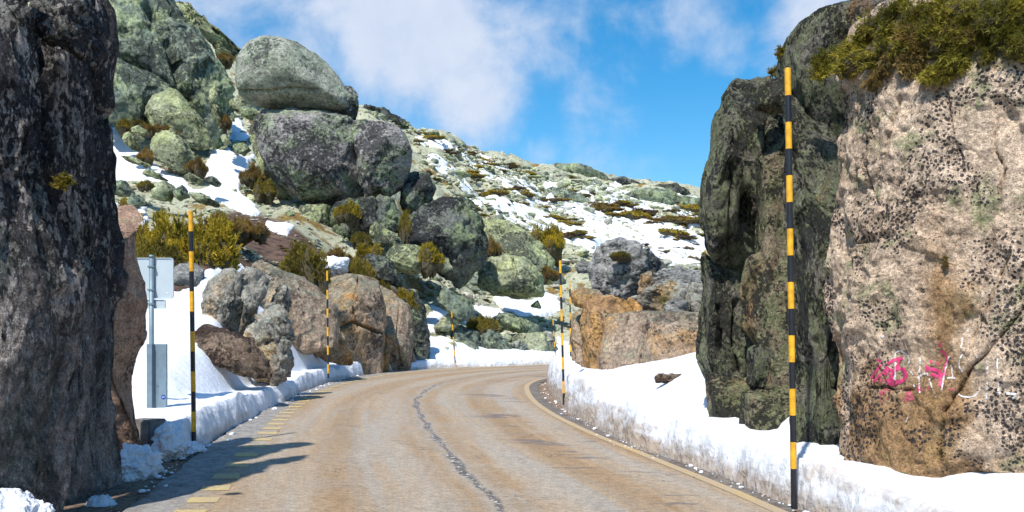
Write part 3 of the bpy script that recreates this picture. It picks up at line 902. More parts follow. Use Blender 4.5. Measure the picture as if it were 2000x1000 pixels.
    c = t.mix(1.0, c, t.mix(t.ramp(gg, 0.35, 0.65), (0.82,) * 3, (1.16,) * 3), 'MULTIPLY')
    t.put(b.inputs['Base Color'], c); b.inputs['Roughness'].default_value = 0.88
    b.inputs['Specular IOR Level'].default_value = 0.3
    bp = t.node('ShaderNodeBump'); bp.inputs['Strength'].default_value = 0.5; bp.inputs['Distance'].default_value = 0.012
    hh = t.math('SUBTRACT', t.math('ADD', fine, t.math('MULTIPLY', jn, t.math('MULTIPLY', jm, 3.0))), t.math('MULTIPLY', jm, 2.5))
    t.put(bp.inputs['Height'], hh); t.l.new(bp.outputs[0], b.inputs['Normal'])
    return m


M['asphalt'] = asphalt()
ROAD, WL, WR, NN, LL = road()


def paint(name, col, thr):
    m, t, b = new_mat(name)
    pos = t.node('ShaderNodeNewGeometry').outputs['Position']
    n = t.noise(pos, 9, 7, 0.75)
    n2 = t.noise(pos, 1.3, 4, 0.6)
    f = t.ramp(t.math('ADD', n, t.math('MULTIPLY', t.math('SUBTRACT', n2, .5), .7)), thr - .1, thr + .12)
    c = t.mix(f, (0.40, 0.31, 0.20), col)
    fine = t.noise(pos, 50, 4, 0.8)
    c = t.mix(1.0, c, t.mix(t.ramp(fine, .3, .7), (.75,) * 3, (1.15,) * 3), 'MULTIPLY')
    t.put(b.inputs['Base Color'], c); b.inputs['Roughness'].default_value = 0.8
    return m


M['paint_dash'] = paint('paint_yellow_dash', (0.50, 0.385, 0.17), 0.47)
M['paint_line'] = paint('paint_yellow_line', (0.46, 0.32, 0.13), 0.56)


def road_pt(i, off, lift=0.005):
    wl_, wr_ = WL[i], WR[i]
    x = cen[i, 0] + NN[i, 0] * off; y = cen[i, 1] + NN[i, 1] * off
    zl = float(zout(cen[i, 1] - NN[i, 1] * wl_)); zr = float(zin(cen[i, 1] + NN[i, 1] * wr_))
    fr = (off + wl_) / (wl_ + wr_)
    return (x, y, zl * (1 - fr) + zr * fr + lift)


def markings():
    # yellow dashes on the left edge
    V, Fc = [], []
    i = 0
    s = 0.0
    rs = random.Random(3)
    Lx = np.interp
    def pt(L, off, lift=.005):
        i = int(np.clip(np.searchsorted(LL, L), 1, len(LL) - 1)); f = (L - LL[i - 1]) / (LL[i] - LL[i - 1])
        a = np.array(road_pt(i - 1, off, lift)); b_ = np.array(road_pt(i, off, lift))
        return a * (1 - f) + b_ * f
    def wl_at(L): return float(np.interp(L, LL, WL))
    def wr_at(L): return float(np.interp(L, LL, WR))
    L0 = float(np.interp(6.0, cen[:, 1], LL))
    # dash positions: match the first ones seen, pitch about 0.78 m
    L = float(np.interp(8.95, cen[:, 1], LL)) - 0.10 - 0.78 * 4
    while L < LL[-1] - 2:
        a, b_ = L - .17, L + .17
        w = wl_at(L)
        fade = rs.random()
        h = 0.145
        base = len(V)
        for q in range(4):
            Lq = a + (b_ - a) * q / 3
            V.append(pt(Lq, -w - h)); V.append(pt(Lq, -w + h))
        for q in range(3):
            Fc.append((base + 2 * q, base + 2 * q + 1, base + 2 * q + 3, base + 2 * q + 2))
        L += 0.78
    me = mesh_np('edge_dashes', V, np.array(Fc), M['paint_dash'], False)
    o = link('road_marking', me); o['kind'] = 'structure'
    V, Fc = [], []
    Ls = np.arange(L0, LL[-1] - .5, 0.15)
    for k, L in enumerate(Ls):
        w = wr_at(L)
        V.append(pt(L, w - .075)); V.append(pt(L, w + .075))
        if k: Fc.append((2 * k - 2, 2 * k - 1, 2 * k + 1, 2 * k))
    me = mesh_np('edge_line', V, np.array(Fc), M['paint_line'], False)
    o = link('road_marking', me); o['kind'] = 'structure'


markings()


# gutter of rusty stone and grit between the asphalt and the snow/cliff
def gutter():
    m, t, b = new_mat('gutter_grit')
    pos = t.node('ShaderNodeNewGeometry').outputs['Position']
    n = t.noise(pos, 3.5, 7, 0.7); n2 = t.noise(pos, 22, 5, 0.8)
    c = t.mix(t.ramp(n, 0.35, 0.65), (0.17, 0.115, 0.08), (0.30, 0.20, 0.13))
    c = t.mix(t.ramp(n2, 0.58, 0.64), c, (0.04, 0.03, 0.025))
    ve = t.vor(pos, 6.5, 'DISTANCE_TO_EDGE')
    c = t.mix(t.ramp(ve, 0.05, 0.01, True, 0, .6), c, (0.05, 0.035, 0.03))
    t.put(b.inputs['Base Color'], c); b.inputs['Roughness'].default_value = 0.9
    bp = t.node('ShaderNodeBump'); bp.inputs['Strength'].default_value = .8; bp.inputs['Distance'].default_value = .02
    t.put(bp.inputs['Height'], t.math('ADD', n2, t.ramp(ve, 0, .08))); t.l.new(bp.outputs[0], b.inputs['Normal'])
    for foot, zf, sg in ((lfoot, zout, 1), (rfoot, zin, -1)):
        sel = foot[(foot[:, 1] > -24)][::3]
        T = np.gradient(sel, axis=0); T /= np.linalg.norm(T, axis=1)[:, None]
        N = np.stack([T[:, 1], -T[:, 0]], 1) * sg
        tt = np.linspace(-0.5, 1.0, 26)
        S, U = np.meshgrid(np.arange(len(sel)), tt, indexing='ij'); s_ = S.ravel(); u = U.ravel()
        x = sel[s_, 0] + N[s_, 0] * u; y = sel[s_, 1] + N[s_, 1] * u
        z = zf(sel[s_, 1]) - 0.018 - 0.03 * smooth(u, .55, 1.0)  + 0.012 * fbm(np.stack([x * 5, y * 5, 0 * x], 1), 3, 6)
        if sg > 0: z = z - 0.0
        me = mesh_np('gutter', np.stack([x, y, z], 1), grid_faces(len(sel), len(tt)), m)
        o = link('gutter_ground', me); o['kind'] = 'structure'


gutter()


# ------------------------------------------------------------------ rocks from outlines
def cube_sphere(n):
    g = np.tan(np.linspace(-1, 1, n + 1) * math.pi / 4)
    A, B = np.meshgrid(g, g, indexing='ij')
    Vs, Fs = [], []
    k = 0
    for ax in range(3):
        for sg in (-1, 1):
            p = np.zeros((n + 1, n + 1, 3))
            p[..., ax] = sg; p[..., (ax + 1) % 3] = A; p[..., (ax + 2) % 3] = B
            f = grid_faces(n + 1, n + 1)
            if sg < 0: f = f[:, ::-1]
            Vs.append(p.reshape(-1, 3)); Fs.append(f + k); k += (n + 1) ** 2
    V = np.vstack(Vs); Fa = np.vstack(Fs)
    V /= np.linalg.norm(V, axis=1)[:, None]
    key = np.round(V * 1e5).astype(np.int64)
    key = (key[:, 0] * 1000003 + key[:, 1]) * 1000003 + key[:, 2]
    _, idx, inv = np.unique(key, return_index=True, return_inverse=True)
    return V[idx], inv[Fa]


_cs = {}


def vnormals(V, Fa):
    a = V[Fa[:, 2]] - V[Fa[:, 0]]; b = V[Fa[:, 3]] - V[Fa[:, 1]]
    fn = np.cross(a, b)
    n = np.zeros_like(V)
    for k in range(4):
        for j in range(3):
            n[:, j] += np.bincount(Fa[:, k], weights=fn[:, j], minlength=len(V))
    return n / (np.linalg.norm(n, axis=1)[:, None] + 1e-12)


def rock(poly, d, T, mat, name='rock', kx=0.0, kz=0.0, p=2.6, seed=0, amp=0.05, freq=1.0, cuts=5, cracks=(), n=None, parent=None, crackw=0.06,
         crackd=0.25, rough=0.6, label=None, cat='rock', group=None, cell=0.0, zs=1.0, facet=0.8):
    """A closed solid rock whose outline, seen from the road, is the given polygon (photo pixels at depth d metres); T = half thickness in metres."""
    poly = np.array(poly, float)
    cx, cy = poly.mean(0)
    x0, x1, y0, y1 = poly[:, 0].min(), poly[:, 0].max(), poly[:, 1].min(), poly[:, 1].max()
    cx, cy = 0.5 * (x0 + x1) * .5 + cx * .5, 0.5 * (y0 + y1) * .5 + cy * .5
    Xc = (cx - 1000) / F * d; Zc = CAMZ + (YH - cy) / F * d
    a = (poly[:, 0] - 1000) / F; b = (YH - poly[:, 1]) / F
    Yp = (d - kx * Xc + kz * (CAMZ - Zc)) / (1 - kx * a - kz * b)
    Xp, Zp = a * Yp - Xc, CAMZ + b * Yp - Zc
    # radial outline
    th = np.linspace(-math.pi, math.pi, 721)
    dx, dz = np.cos(th), np.sin(th)
    R = np.zeros(721)
    m = len(Xp)
    for i in range(m):
        ax_, az = Xp[i], Zp[i]; ex, ez = Xp[(i + 1) % m] - ax_, Zp[(i + 1) % m] - az
        den = dx * ez - dz * ex
        den = np.where(np.abs(den) < 1e-9, 1e-9, den)
        t = (ax_ * ez - az * ex) / den
        s = (ax_ * dz - az * dx) / den
        R = np.where((t > 0) & (s >= -1e-6) & (s <= 1 + 1e-6), np.maximum(R, t), R)
    R = np.where(R <= 0, np.median(R[R > 0]), R)
    kk = 7; Rp = np.concatenate([R[-kk - 1:-1], R, R[1:kk + 1]]); w_ = np.hanning(2 * kk + 3)[1:-1]; w_ /= w_.sum()
    R = np.convolve(Rp, w_, 'valid')
    size = max(Xp.max() - Xp.min(), Zp.max() - Zp.min())
    if n is None:
        n = int(np.clip(max(x1 - x0, y1 - y0) * 0.30, 14, 150))
    if n not in _cs: _cs[n] = cube_sphere(n)
    S, Fa = _cs[n]
    # polar angle from the front (-Y)
    rho = np.hypot(S[:, 0], S[:, 2])
    ph = np.arctan2(rho, -S[:, 1])                 # 0 front .. pi back
    tt = np.linspace(0, math.pi, 400)
    Rm = np.median(R)
    cr, sr = np.sin(tt), -np.cos(tt)
    r_ = np.abs(cr) ** (2 / p); y_ = np.sign(sr) * np.abs(sr) ** (2 / p)
    arc = np.concatenate([[0], np.cumsum(np.hypot(np.diff(r_ * Rm), np.diff(y_ * T)))]); arc /= arc[-1]
    q = ph / math.pi
    rr = np.interp(q, arc, r_); yy = np.interp(q, arc, y_)
    Rt = np.interp(np.arctan2(S[:, 2], S[:, 0]), th, R)
    cosn = S[:, 0] / np.maximum(rho, 1e-9); sinn = S[:, 2] / np.maximum(rho, 1e-9)
    X = cosn * Rt * rr; Z = sinn * Rt * rr
    Y = kx * X + kz * Z + np.where(yy > 0, (0.10 if abs(kx) >= .45 else 0.4) * yy, yy) * T
    V = np.stack([X, Y, Z], 1)
    rs = np.random.default_rng(seed + 11)
    # planar cuts on the front for faceted granite
    for c in range(cuts):
        nv = np.array([rs.uniform(-.9, .9), -rs.uniform(.35, 1.0), rs.uniform(-.5, .9)]); nv /= np.linalg.norm(nv)
        pr = V @ nv
        lim = np.quantile(pr, rs.uniform(0.86, 0.97))
        over = np.maximum(pr - lim, 0)
        V[:, 1] -= (over * 0.85) / nv[1] * 1.0 if abs(nv[1]) > .3 else 0
    N = vnormals(V, Fa)
    if N[S[:, 1].argmin()] @ np.array([0, -1, 0]) < 0: N = -N
    Q = (V + np.array([Xc, d, Zc])) * np.array([1, 1, zs])
    A = amp * size
    fq = freq * 3.0 / size
    disp = A * fbm(Q * fq, 3, seed)
    # ridged large forms
    disp += A * 0.8 * (np.abs(fbm(Q * fq * .8 + 9, 2, seed + 4)) * -2 + .5)
    # ledges / joints
    if cell > 0:
        f1, f2, cid = worley(Q * cell * 2.2 / size * np.array([1, 1, .75]) + 0.25 * np.stack([fbm(Q * fq, 2, seed + 7), fbm(Q * fq, 2, seed + 8), fbm(Q * fq, 2, seed + 9)], 1), seed)
        disp += A * 1.3 * (cid - .5) * smooth(f2 - f1, 0, .12) - A * 0.9 * (1 - smooth(f2 - f1, 0, .07))
    disp += rough * A * fbm(Q * fq * 4, 4, seed + 2)
    if facet > 0:
        wq = Q * fq * 1.5 + 0.12 * np.stack([fbm(Q * fq * 3, 2, seed + 51), fbm(Q * fq * 3, 2, seed + 52), fbm(Q * fq * 3, 2, seed + 53)], 1)
        g1, e1_ = facets(wq, seed + 60); g2, e2_ = facets(wq * 2.7 + 5, seed + 70)
        disp += facet * A * (2.4 * g1 + 0.9 * g2) - facet * A * 0.25 * (1 - smooth(e1_, 0, .05))
    V2 = V + N * disp[:, None]
    # carved cracks: photo-pixel polylines
    if len(cracks):
        px, py = proj(V2[:, 0] + Xc, V2[:, 1] + d, V2[:, 2] + Zc)
        ppm_ = F / d
        jit = 0.04 * ppm_ * fbm(Q * 2.5, 3, seed + 31) + 0.012 * ppm_ * fbm(Q * 14, 2, seed + 32)
        ppm = F / d
        for ck in cracks:
            wpx = (ck[0][2] if len(ck[0]) > 2 else crackw) * ppm; dep = ck[0][3] if len(ck[0]) > 3 else crackd
            dist = np.full(len(px), 1e9)
            pts = np.array([c_[:2] for c_ in ck], float)
            for i in range(len(pts) - 1):
                a_, b_ = pts[i], pts[i + 1]; e = b_ - a_
                t = np.clip(((px - a_[0]) * e[0] + (py - a_[1]) * e[1]) / (e @ e), 0, 1)
                dist = np.minimum(dist, np.hypot(px + jit - a_[0] - e[0] * t, py + jit * .6 - a_[1] - e[1] * t))
            front = smooth(-N[:, 1], 0.0, 0.3)
            V2 -= N * (dep * np.exp(-(dist / wpx) ** 2) * front)[:, None]
    me = mesh_np(name, V2, Fa, mat)
    o = link(name, me, (Xc, d, Zc) if parent is None else (Xc, d, Zc), parent)
    if label: tag(o, label, cat, group)
    return o


def empty(name, loc, label, cat, group=None):
    o = link(name, None, loc)
    return tag(o, label, cat, group)


# ---------------- left foreground cliff
lc = empty('granite_cliff', (0, 0, 0), 'tall dark lichen-crusted granite cliff filling the left edge of the picture', 'cliff')
rock([(-60, -30), (60, -30), (170, -30), (186, -8), (195, 60), (193, 110), (201, 180), (213, 240), (222, 300), (224, 390), (234, 470), (236, 540), (222, 620), (222, 700), (214, 780), (228, 850), (240, 920), (240, 985),
      (215, 1025), (100, 1080), (-60, 1100), (-200, 900), (-250, 500), (-200, 100)], 9.3, 1.5, M['left_cliff'], 'rock_face', kx=1.6, kz=0.05, p=3.2, seed=3, amp=0.014, freq=1.9, cuts=5, n=210, parent=lc, rough=0.8, cell=1.2, facet=1.0, zs=.42,
     cracks=[[(95, 70, .05, .32), (130, 88), (165, 100), (200, 118)], [(80, 180, .05, .25), (90, 330), (115, 380), (140, 470), (150, 560)], [(150, 560, .04, .2), (148, 640), (170, 700), (185, 860)], [(0, 380, .03, .12), (60, 385)],
             [(110, 640, .05, .2), (150, 650), (145, 680)], [(60, 860, .02, .1), (90, 960)]])
rock([(-150, -90), (20, -90), (55, 30), (72, 90), (80, 180), (78, 300), (90, 360), (135, 470), (150, 560), (156, 650), (148, 780), (138, 900), (120, 1030), (-80, 1120), (-260, 900), (-260, 150)], 7.75, 0.42, M['left_cliff'], 'rock_buttress',
     kx=1.3, kz=0.04, p=3.4, seed=8, amp=0.014, freq=2.0, cuts=5, n=150, parent=lc, rough=0.8, cell=1.0, facet=1.0, zs=.42)
rock([(70, -30), (180, -30), (190, 40), (200, 90), (204, 120), (196, 142), (170, 118), (120, 92), (72, 84)], 8.9, 0.5, M['left_cliff'], 'rock_cap', kx=1.2, p=3, seed=12, amp=0.05, n=60, parent=lc)
rock([(200, 380), (232, 398), (252, 412), (268, 445), (264, 490), (282, 545), (290, 590), (284, 640), (262, 720), (252, 790), (258, 850), (285, 905), (240, 960), (180, 950), (140, 700), (150, 450)], 11.2, 0.55, M['left_base'],
     'brown_rock', kx=0.5, p=2.6, seed=5, amp=0.014, freq=1.4, cuts=3, facet=.4, label='rounded brown granite rock bulging out behind the dark left cliff beside the road sign', cat='rock')

# ---------------- right foreground cliff
rc = empty('granite_cliff', (0, 0, 0), 'pink and green granite road cutting with spray-painted graffiti on the right', 'cliff')
CR = [[(1700, 210, .012, .06), (1690, 330), (1715, 400)], [(1755, 190, .014, .08), (1735, 260), (1722, 300)], [(1650, 745, .013, .06), (1700, 757), (1780, 762), (1830, 780)],
      [(2000, 600, .014, .10), (1960, 660), (1900, 715), (1870, 760), (1845, 805)], [(1975, 500, .011, .05), (1920, 620), (1895, 690)], [(1945, 230, .014, .08), (1940, 290), (1965, 330), (1950, 380)],
      [(1905, 340, .01, .04), (1915, 450)], [(1845, 805, .012, .06), (1835, 900)], [(1850, 180, .01, .05), (1860, 260), (1890, 330)], [(1640, 480, .01, .05), (1700, 470)]]
face = rock([(1648, 120), (1672, 40), (1780, 10), (1950, -10), (2300, -20), (2420, 400), (2350, 1000), (2000, 990), (1800, 960), (1655, 945), (1650, 880), (1646, 800), (1640, 720), (1628, 660), (1608, 600), (1612, 520), (1628, 430), (1640, 330), (1650, 220)],
            9.4, 1.2, M['pink_face'], 'pink_rock_face', kx=-0.75, kz=0.08, p=4.2, seed=21, amp=0.011, freq=2.6, cuts=0, n=220, parent=rc, cracks=CR, rough=1.0, cell=0.0, facet=.7)
rock([(1545, 190), (1570, 165), (1610, 140), (1655, 145), (1665, 250), (1655, 380), (1645, 480), (1625, 560), (1640, 660), (1655, 740), (1660, 850), (1650, 925), (1562, 925), (1556, 850), (1570, 740), (1556, 640), (1548, 520), (1540, 350)],
     11.4, 0.75, M['right_dark'], 'green_column', kx=0.1, kz=0.06, p=5.2, seed=24, amp=0.0154, freq=1.8, cuts=3, n=130, parent=rc, facet=1.1, zs=.45, rough=.8, cracks=[[(1560, 745, .03, .12), (1660, 760)]])
rock([(1516, 95), (1545, 62), (1600, 50), (1640, 42), (1668, 10), (1710, -8), (1780, -50), (2000, -60), (2050, 150), (1850, 340), (1700, 380), (1600, 330), (1545, 250), (1508, 190), (1508, 130)],
     12.6, 1.2, M['right_dark'], 'upper_crag', kx=0.0, p=4.4, seed=27, amp=0.0154, cuts=4, n=120, parent=rc, facet=1.1, zs=.45, rough=.8, cell=.9)
rock([(1418, 178), (1436, 152), (1478, 142), (1515, 138), (1535, 150), (1530, 260), (1520, 400), (1505, 520), (1480, 545), (1430, 548), (1398, 528), (1382, 490), (1373, 430), (1378, 370), (1390, 300), (1404, 230)],
     13.6, 1.0, M['right_dark'], 'dark_pillar', kx=0.2, p=4.6, seed=29, amp=0.0165, freq=1.6, cuts=4, n=120, parent=rc, facet=1.1, zs=.45, rough=.8, cell=.8,
     cracks=[[(1466, 392, .11, .45), (1464, 430)], [(1500, 240, .04, .25), (1497, 400), (1490, 520)], [(1430, 320, .02, .1), (1425, 500)]])
rock([(1372, 490), (1395, 520), (1440, 545), (1475, 560), (1478, 640), (1470, 735), (1420, 745), (1382, 738), (1367, 700), (1370, 620), (1378, 560)],
     13.9, .9, M['right_dark'], 'lower_pillar', kx=0.2, p=4.6, seed=33, amp=0.0220, cuts=5, n=80, parent=rc, facet=1.1, zs=.45, cell=1.0, rough=.8, cracks=[[(1405, 600, .04, .2), (1400, 700)], [(1440, 590, .04, .2), (1435, 730)]])
rock([(1462, 505), (1500, 488), (1548, 500), (1562, 600), (1560, 668), (1548, 690), (1480, 675), (1455, 640), (1455, 560)],
     12.9, .6, M['right_olive'], 'ledge_block', kx=0.1, p=4.8, seed=35, amp=0.0248, cuts=5, n=70, parent=rc, facet=1.1, zs=.45, cell=.7, rough=.7)
rock([(1466, 680), (1540, 676), (1562, 700), (1562, 765), (1500, 768), (1462, 752)], 12.7, .5, M['right_dark'], 'ledge_block', p=4.8, seed=37, amp=0.0275, cuts=4, n=44, parent=rc, facet=1.1, zs=.45, rough=.7)
rock([(1452, 766), (1500, 760), (1560, 770), (1570, 900), (1540, 900), (1500, 900), (1448, 880)], 12.5, .45, M['right_olive'], 'ledge_block', p=5.2, seed=38, amp=0.0220, cuts=3, n=44, parent=rc, facet=1.1, zs=.45, rough=.7)
rock([(1380, 730), (1450, 728), (1462, 745), (1465, 850), (1400, 850), (1384, 800)], 13.5, .5, M['right_olive'], 'ledge_block', p=5.2, seed=39, amp=0.0220, cuts=3, n=40, parent=rc, facet=1.1, zs=.45, rough=.7)
rock([(1470, 150), (1580, 150), (1590, 400), (1590, 600), (1480, 600), (1468, 420)], 12.95, .55, M['right_olive'], 'recess_slab', p=5.4, seed=41, amp=0.0220, cuts=4, n=70, parent=rc, facet=1.1, zs=.45, rough=.7, cell=.8)
rock([(1477, 175), (1492, 162), (1535, 160), (1545, 175), (1543, 215), (1515, 222), (1478, 212)], 12.5, .45, M['right_olive'], 'perched_block', p=5.8, seed=43, amp=0.0165, cuts=3, n=34, parent=rc, facet=1.1, zs=.45, rough=.6)
rock([(1470, 560), (1610, 560), (1610, 900), (1555, 905), (1480, 830)], 12.75, .45, M['right_olive'], 'recess_slab', p=5.4, seed=44, amp=0.0220, cuts=3, n=60, parent=rc, facet=1.1, zs=.45, rough=.6)


# graffiti strokes laid on the pink face
def graffiti():
    dg = bpy.context.evaluated_depsgraph_get()
    me = face.data
    off = np.array(face.location)
    nv = len(me.vertices); co = np.empty(nv * 3, np.float32); me.vertices.foreach_get('co', co); co = co.reshape(-1, 3) + off
    polys = [tuple(pv.vertices) for pv in me.polygons]
    bvh = BVHTree.FromPolygons([Vector(c) for c in co], polys)
    C0 = Vector((0, 0, CAMZ))

    def hit(x, y):
        dr = (P(x, y, 1.0) - C0).normalized()
        loc, nor, idx, ds = bvh.ray_cast(C0, dr)
        return (loc, nor) if loc else (None, None)

    def strokes(name, lst, mat, rs):
        V, Fc = [], []
        for st in lst:
            w = st[0]; pts = st[1]
            q = []
            for i in range(len(pts) - 1):
                a, b_ = np.array(pts[i], float), np.array(pts[i + 1], float)
                n = max(1, int(np.hypot(*(b_ - a)) / 2.2))
                for k in range(n): q.append(a + (b_ - a) * k / n)
            q.append(np.array(pts[-1], float)); q = np.array(q)
            rows = []
            for i in range(len(q)):
                t = q[min(i + 1, len(q) - 1)] - q[max(i - 1, 0)]; t = t / (np.hypot(*t) + 1e-6)
                nn = np.array([-t[1], t[0]]); row = []
                ww = w * (0.8 + 0.4 * rs.random())
                for u in (-1, -.5, 0, .5, 1):
                    pp = (q[i] + nn * u * ww / 2) / 5.0 + np.array([1680, 640])
                    loc, nor = hit(*pp)
                    if loc is None: row = None; break
                    if nor.dot(C0 - loc) < 0: nor = -nor
                    row.append(loc + nor * 0.006)
                rows.append(row)
            for i in range(len(rows) - 1):
                if rows[i] is None or rows[i + 1] is None: continue
                k = len(V); V += [tuple(v) for v in rows[i]] + [tuple(v) for v in rows[i + 1]]
                for j in range(4): Fc.append((k + j, k + j + 1, k + 6 + j, k + 5 + j))
        me2 = mesh_np(name, V, np.array(Fc), mat)
        o = link(name, me2, (0, 0, 0), rc)
        return o

    def paint_mat(name, col, thr):
        m, t, b = new_mat(name)
        pos = t.node('ShaderNodeNewGeometry').outputs['Position']
        n = t.noise(pos, 28, 6, 0.75); n2 = t.noise(pos, 5, 3, .6)
        f = t.ramp(t.math('ADD', n, t.math('MULTIPLY', t.math('SUBTRACT', n2, .5), .8)), thr - .06, thr + .08)
        t.put(b.inputs['Base Color'], t.mix(n, tuple(c * .8 for c in col), col)); b.inputs['Roughness'].default_value = .6
        out = [n_ for n_ in t.n if n_.type == 'OUTPUT_MATERIAL'][0]
        tr = t.node('ShaderNodeBsdfTransparent'); ms = t.node('ShaderNodeMixShader')
        t.l.new(f, ms.inputs[0]); t.l.new(tr.outputs[0], ms.inputs[1]); t.l.new(b.outputs[0], ms.inputs[2]); t.l.new(ms.outputs[0], out.inputs[0])
        return m
    rs = random.Random(5)
    pink = paint_mat('spray_pink', (0.62, 0.045, 0.17), 0.40)
    pinkf = paint_mat('spray_pink_faded', (0.50, 0.10, 0.14), 0.56)
    white = paint_mat('spray_white', (0.74, 0.71, 0.70), 0.46)
    strokes('graffiti_pink_lettering', [
        (24, [(170, 310), (215, 345), (190, 385), (115, 490)]), (24, [(265, 400), (210, 450), (130, 530)]),
        (30, [(270, 355), (340, 315), (420, 300)]), (28, [(385, 310), (375, 370), (340, 395)]),
        (30, [(250, 400), (270, 430), (240, 470)]), (36, [(330, 420), (305, 470), (320, 520), (370, 535), (430, 510), (450, 460), (430, 410), (370, 395), (325, 425)]),
        (40, [(270, 500), (300, 545), (370, 550)]), (26, [(685, 320), (700, 345)]), (26, [(640, 370), (670, 400), (640, 430)]),
        (24, [(780, 140), (785, 185)]), (24, [(790, 215), (850, 270), (858, 320), (830, 370)]), (34, [(690, 450), (760, 480), (840, 445)]), (34, [(640, 400), (720, 410), (790, 430)]),
        (30, [(775, 440), (790, 520), (778, 575)]), (22, [(820, 380), (828, 460)]), (24, [(240, 380), (330, 430)]), (22, [(575, 630), (582, 570)])], pink, rs)
    strokes('graffiti_pink_haze', [
        (60, [(140, 500), (240, 520), (380, 560)]), (46, [(210, 620), (215, 750)]), (44, [(310, 620), (320, 650)]), (44, [(350, 690), (370, 730)]), (60, [(450, 590), (500, 680), (440, 710)]),
        (44, [(540, 580), (640, 600), (740, 590)]), (30, [(760, 600), (980, 605)]), (50, [(260, 600), (260, 700)]), (60, [(680, 470), (780, 520)]), (50, [(730, 360), (820, 330)])], pinkf, rs)['kind'] = 'stuff'
    strokes('graffiti_white_lettering', [
        (13, [(340, 300), (345, 245), (385, 222), (430, 240), (470, 270), (488, 320), (475, 350)]), (13, [(345, 340), (350, 600)]), (12, [(480, 410), (520, 460)]), (14, [(350, 430), (335, 500), (350, 505)]),
        (14, [(590, 290), (582, 390), (578, 440)]), (24, [(560, 490), (600, 465), (640, 440)]), (14, [(580, 490), (582, 640)]), (16, [(525, 555), (530, 580)]),
        (15, [(655, 440), (690, 540), (715, 610), (742, 685)]), (13, [(870, 280), (835, 400), (815, 500), (792, 620)]),
        (13, [(890, 360), (905, 490)]), (14, [(850, 495), (880, 488), (930, 495)]),
        (14, [(1000, 430), (970, 380), (970, 320), (990, 270), (1030, 245)]), (12, [(1100, 255), (1135, 270), (1150, 300)]),
        (14, [(965, 650), (1000, 675), (1060, 680), (1120, 665), (1160, 620), (1180, 540), (1190, 500)]), (16, [(1242, 320), (1245, 500), (1240, 695)]),
        (14, [(1340, 300), (1338, 390), (1345, 500), (1350, 620)]), (14, [(1335, 635), (1370, 640)]), (24, [(1430, 640), (1545, 655)]), (20, [(1490, 690), (1545, 665)]), (22, [(205, 90), (245, 80)]),
        (12, [(1040, 20), (1075, 60), (1080, 120)]), (10, [(1000, 100), (985, 200)]), (10, [(1120, 920), (1135, 980)]), (9, [(470, 870), (450, 920)])], white, rs)
    green = paint_mat('spray_green', (0.02, 0.30, 0.10), 0.35)
    strokes('graffiti_green_mark', [(14, [(425, 1420), (440, 1420)]), (24, [(430, 1445), (480, 1450)])], green, rs)


graffiti()

# ---------------- middle-right outcrop inside the bend
R = rock
ro = empty('rock_outcrop', (0, 0, 0), 'brown and orange granite outcrop with a grey cap in the inside of the bend', 'rock outcrop')
R([(1182, 625), (1188, 618), (1260, 608), (1372, 612), (1400, 640), (1400, 740), (1372, 760), (1300, 770), (1228, 775), (1164, 775), (1166, 700), (1178, 650)], 23.5, 1.3, M['outcrop'], 'front_block', kx=-0.1, p=4.5, seed=50, amp=0.016, cuts=3, n=80, parent=ro,
  cracks=[[(1262, 640, .04, .15), (1255, 690), (1245, 740)], [(1225, 620, .03, .1), (1218, 650)]])
R([(1142, 590), (1190, 580), (1250, 586), (1256, 612), (1195, 630), (1182, 760), (1146, 760), (1138, 680)], 24.6, 1.2, M['outcrop_orange'], 'orange_block', p=4, seed=51, amp=0.03, cuts=3, n=50, parent=ro)
R([(1116, 620), (1135, 605), (1150, 612), (1148, 740), (1122, 740), (1118, 670)], 25.6, .7, M['outcrop'], 'side_block', p=3, seed=52, amp=0.03, n=36, parent=ro)
R([(1115, 572), (1130, 562), (1165, 565), (1185, 585), (1150, 604), (1132, 600), (1118, 588)], 25.0, .7, M['outcrop'], 'side_block', p=3, seed=53, amp=0.04, n=30, parent=ro)
R([(1240, 580), (1300, 560), (1380, 560), (1410, 600), (1400, 622), (1290, 618), (1250, 612)], 24.4, 1.1, M['outcrop_grey'], 'ledge', p=3.2, seed=54, amp=0.06, n=50, parent=ro, cell=1.5)
R([(1290, 590), (1315, 584), (1345, 590), (1338, 612), (1300, 614)], 23.6, .5, M['slab_grey'], 'ledge', p=2.6, seed=55, amp=0.05, n=26, parent=ro)
R([(1345, 586), (1375, 584), (1380, 614), (1352, 614)], 23.6, .5, M['outcrop_grey'], 'ledge', p=3, seed=56, amp=0.05, n=24, parent=ro)
R([(1160, 500), (1175, 478), (1205, 470), (1245, 482), (1290, 510), (1320, 535), (1310, 570), (1240, 590), (1190, 590), (1158, 570), (1152, 530)], 26.5, 1.5, M['slab_grey'], 'grey_cap', p=2.6, seed=57, amp=0.035, cuts=6, n=80, parent=ro, cell=.8)
R([(1250, 545), (1310, 525), (1370, 535), (1420, 545), (1430, 580), (1330, 590), (1262, 590)], 25.4, 1.3, M['slab_grey'], 'grey_cap', kz=.5, p=2.8, seed=58, amp=0.035, cuts=4, n=60, parent=ro, cell=1.2)
R([(1250, 535), (1272, 528), (1275, 590), (1248, 590)], 24.9, .4, M['outcrop'], 'ledge', p=3, seed=59, amp=0.04, n=24, parent=ro)
R([(1122, 520), (1135, 508), (1152, 512), (1152, 532), (1130, 534)], 29, .4, M['slab_grey'], 'small_rock', p=2.4, seed=60, amp=0.04, label='small round dark rock left of the grey outcrop cap behind the pole', cat='rock')
R([(1276, 740), (1295, 730), (1336, 730), (1328, 744), (1280, 747)], 17.5, .25, M['earthy'], 'flat_stone', p=2.2, seed=61, amp=0.05, label='flat brown stone poking out of the right snow bank', cat='stone')

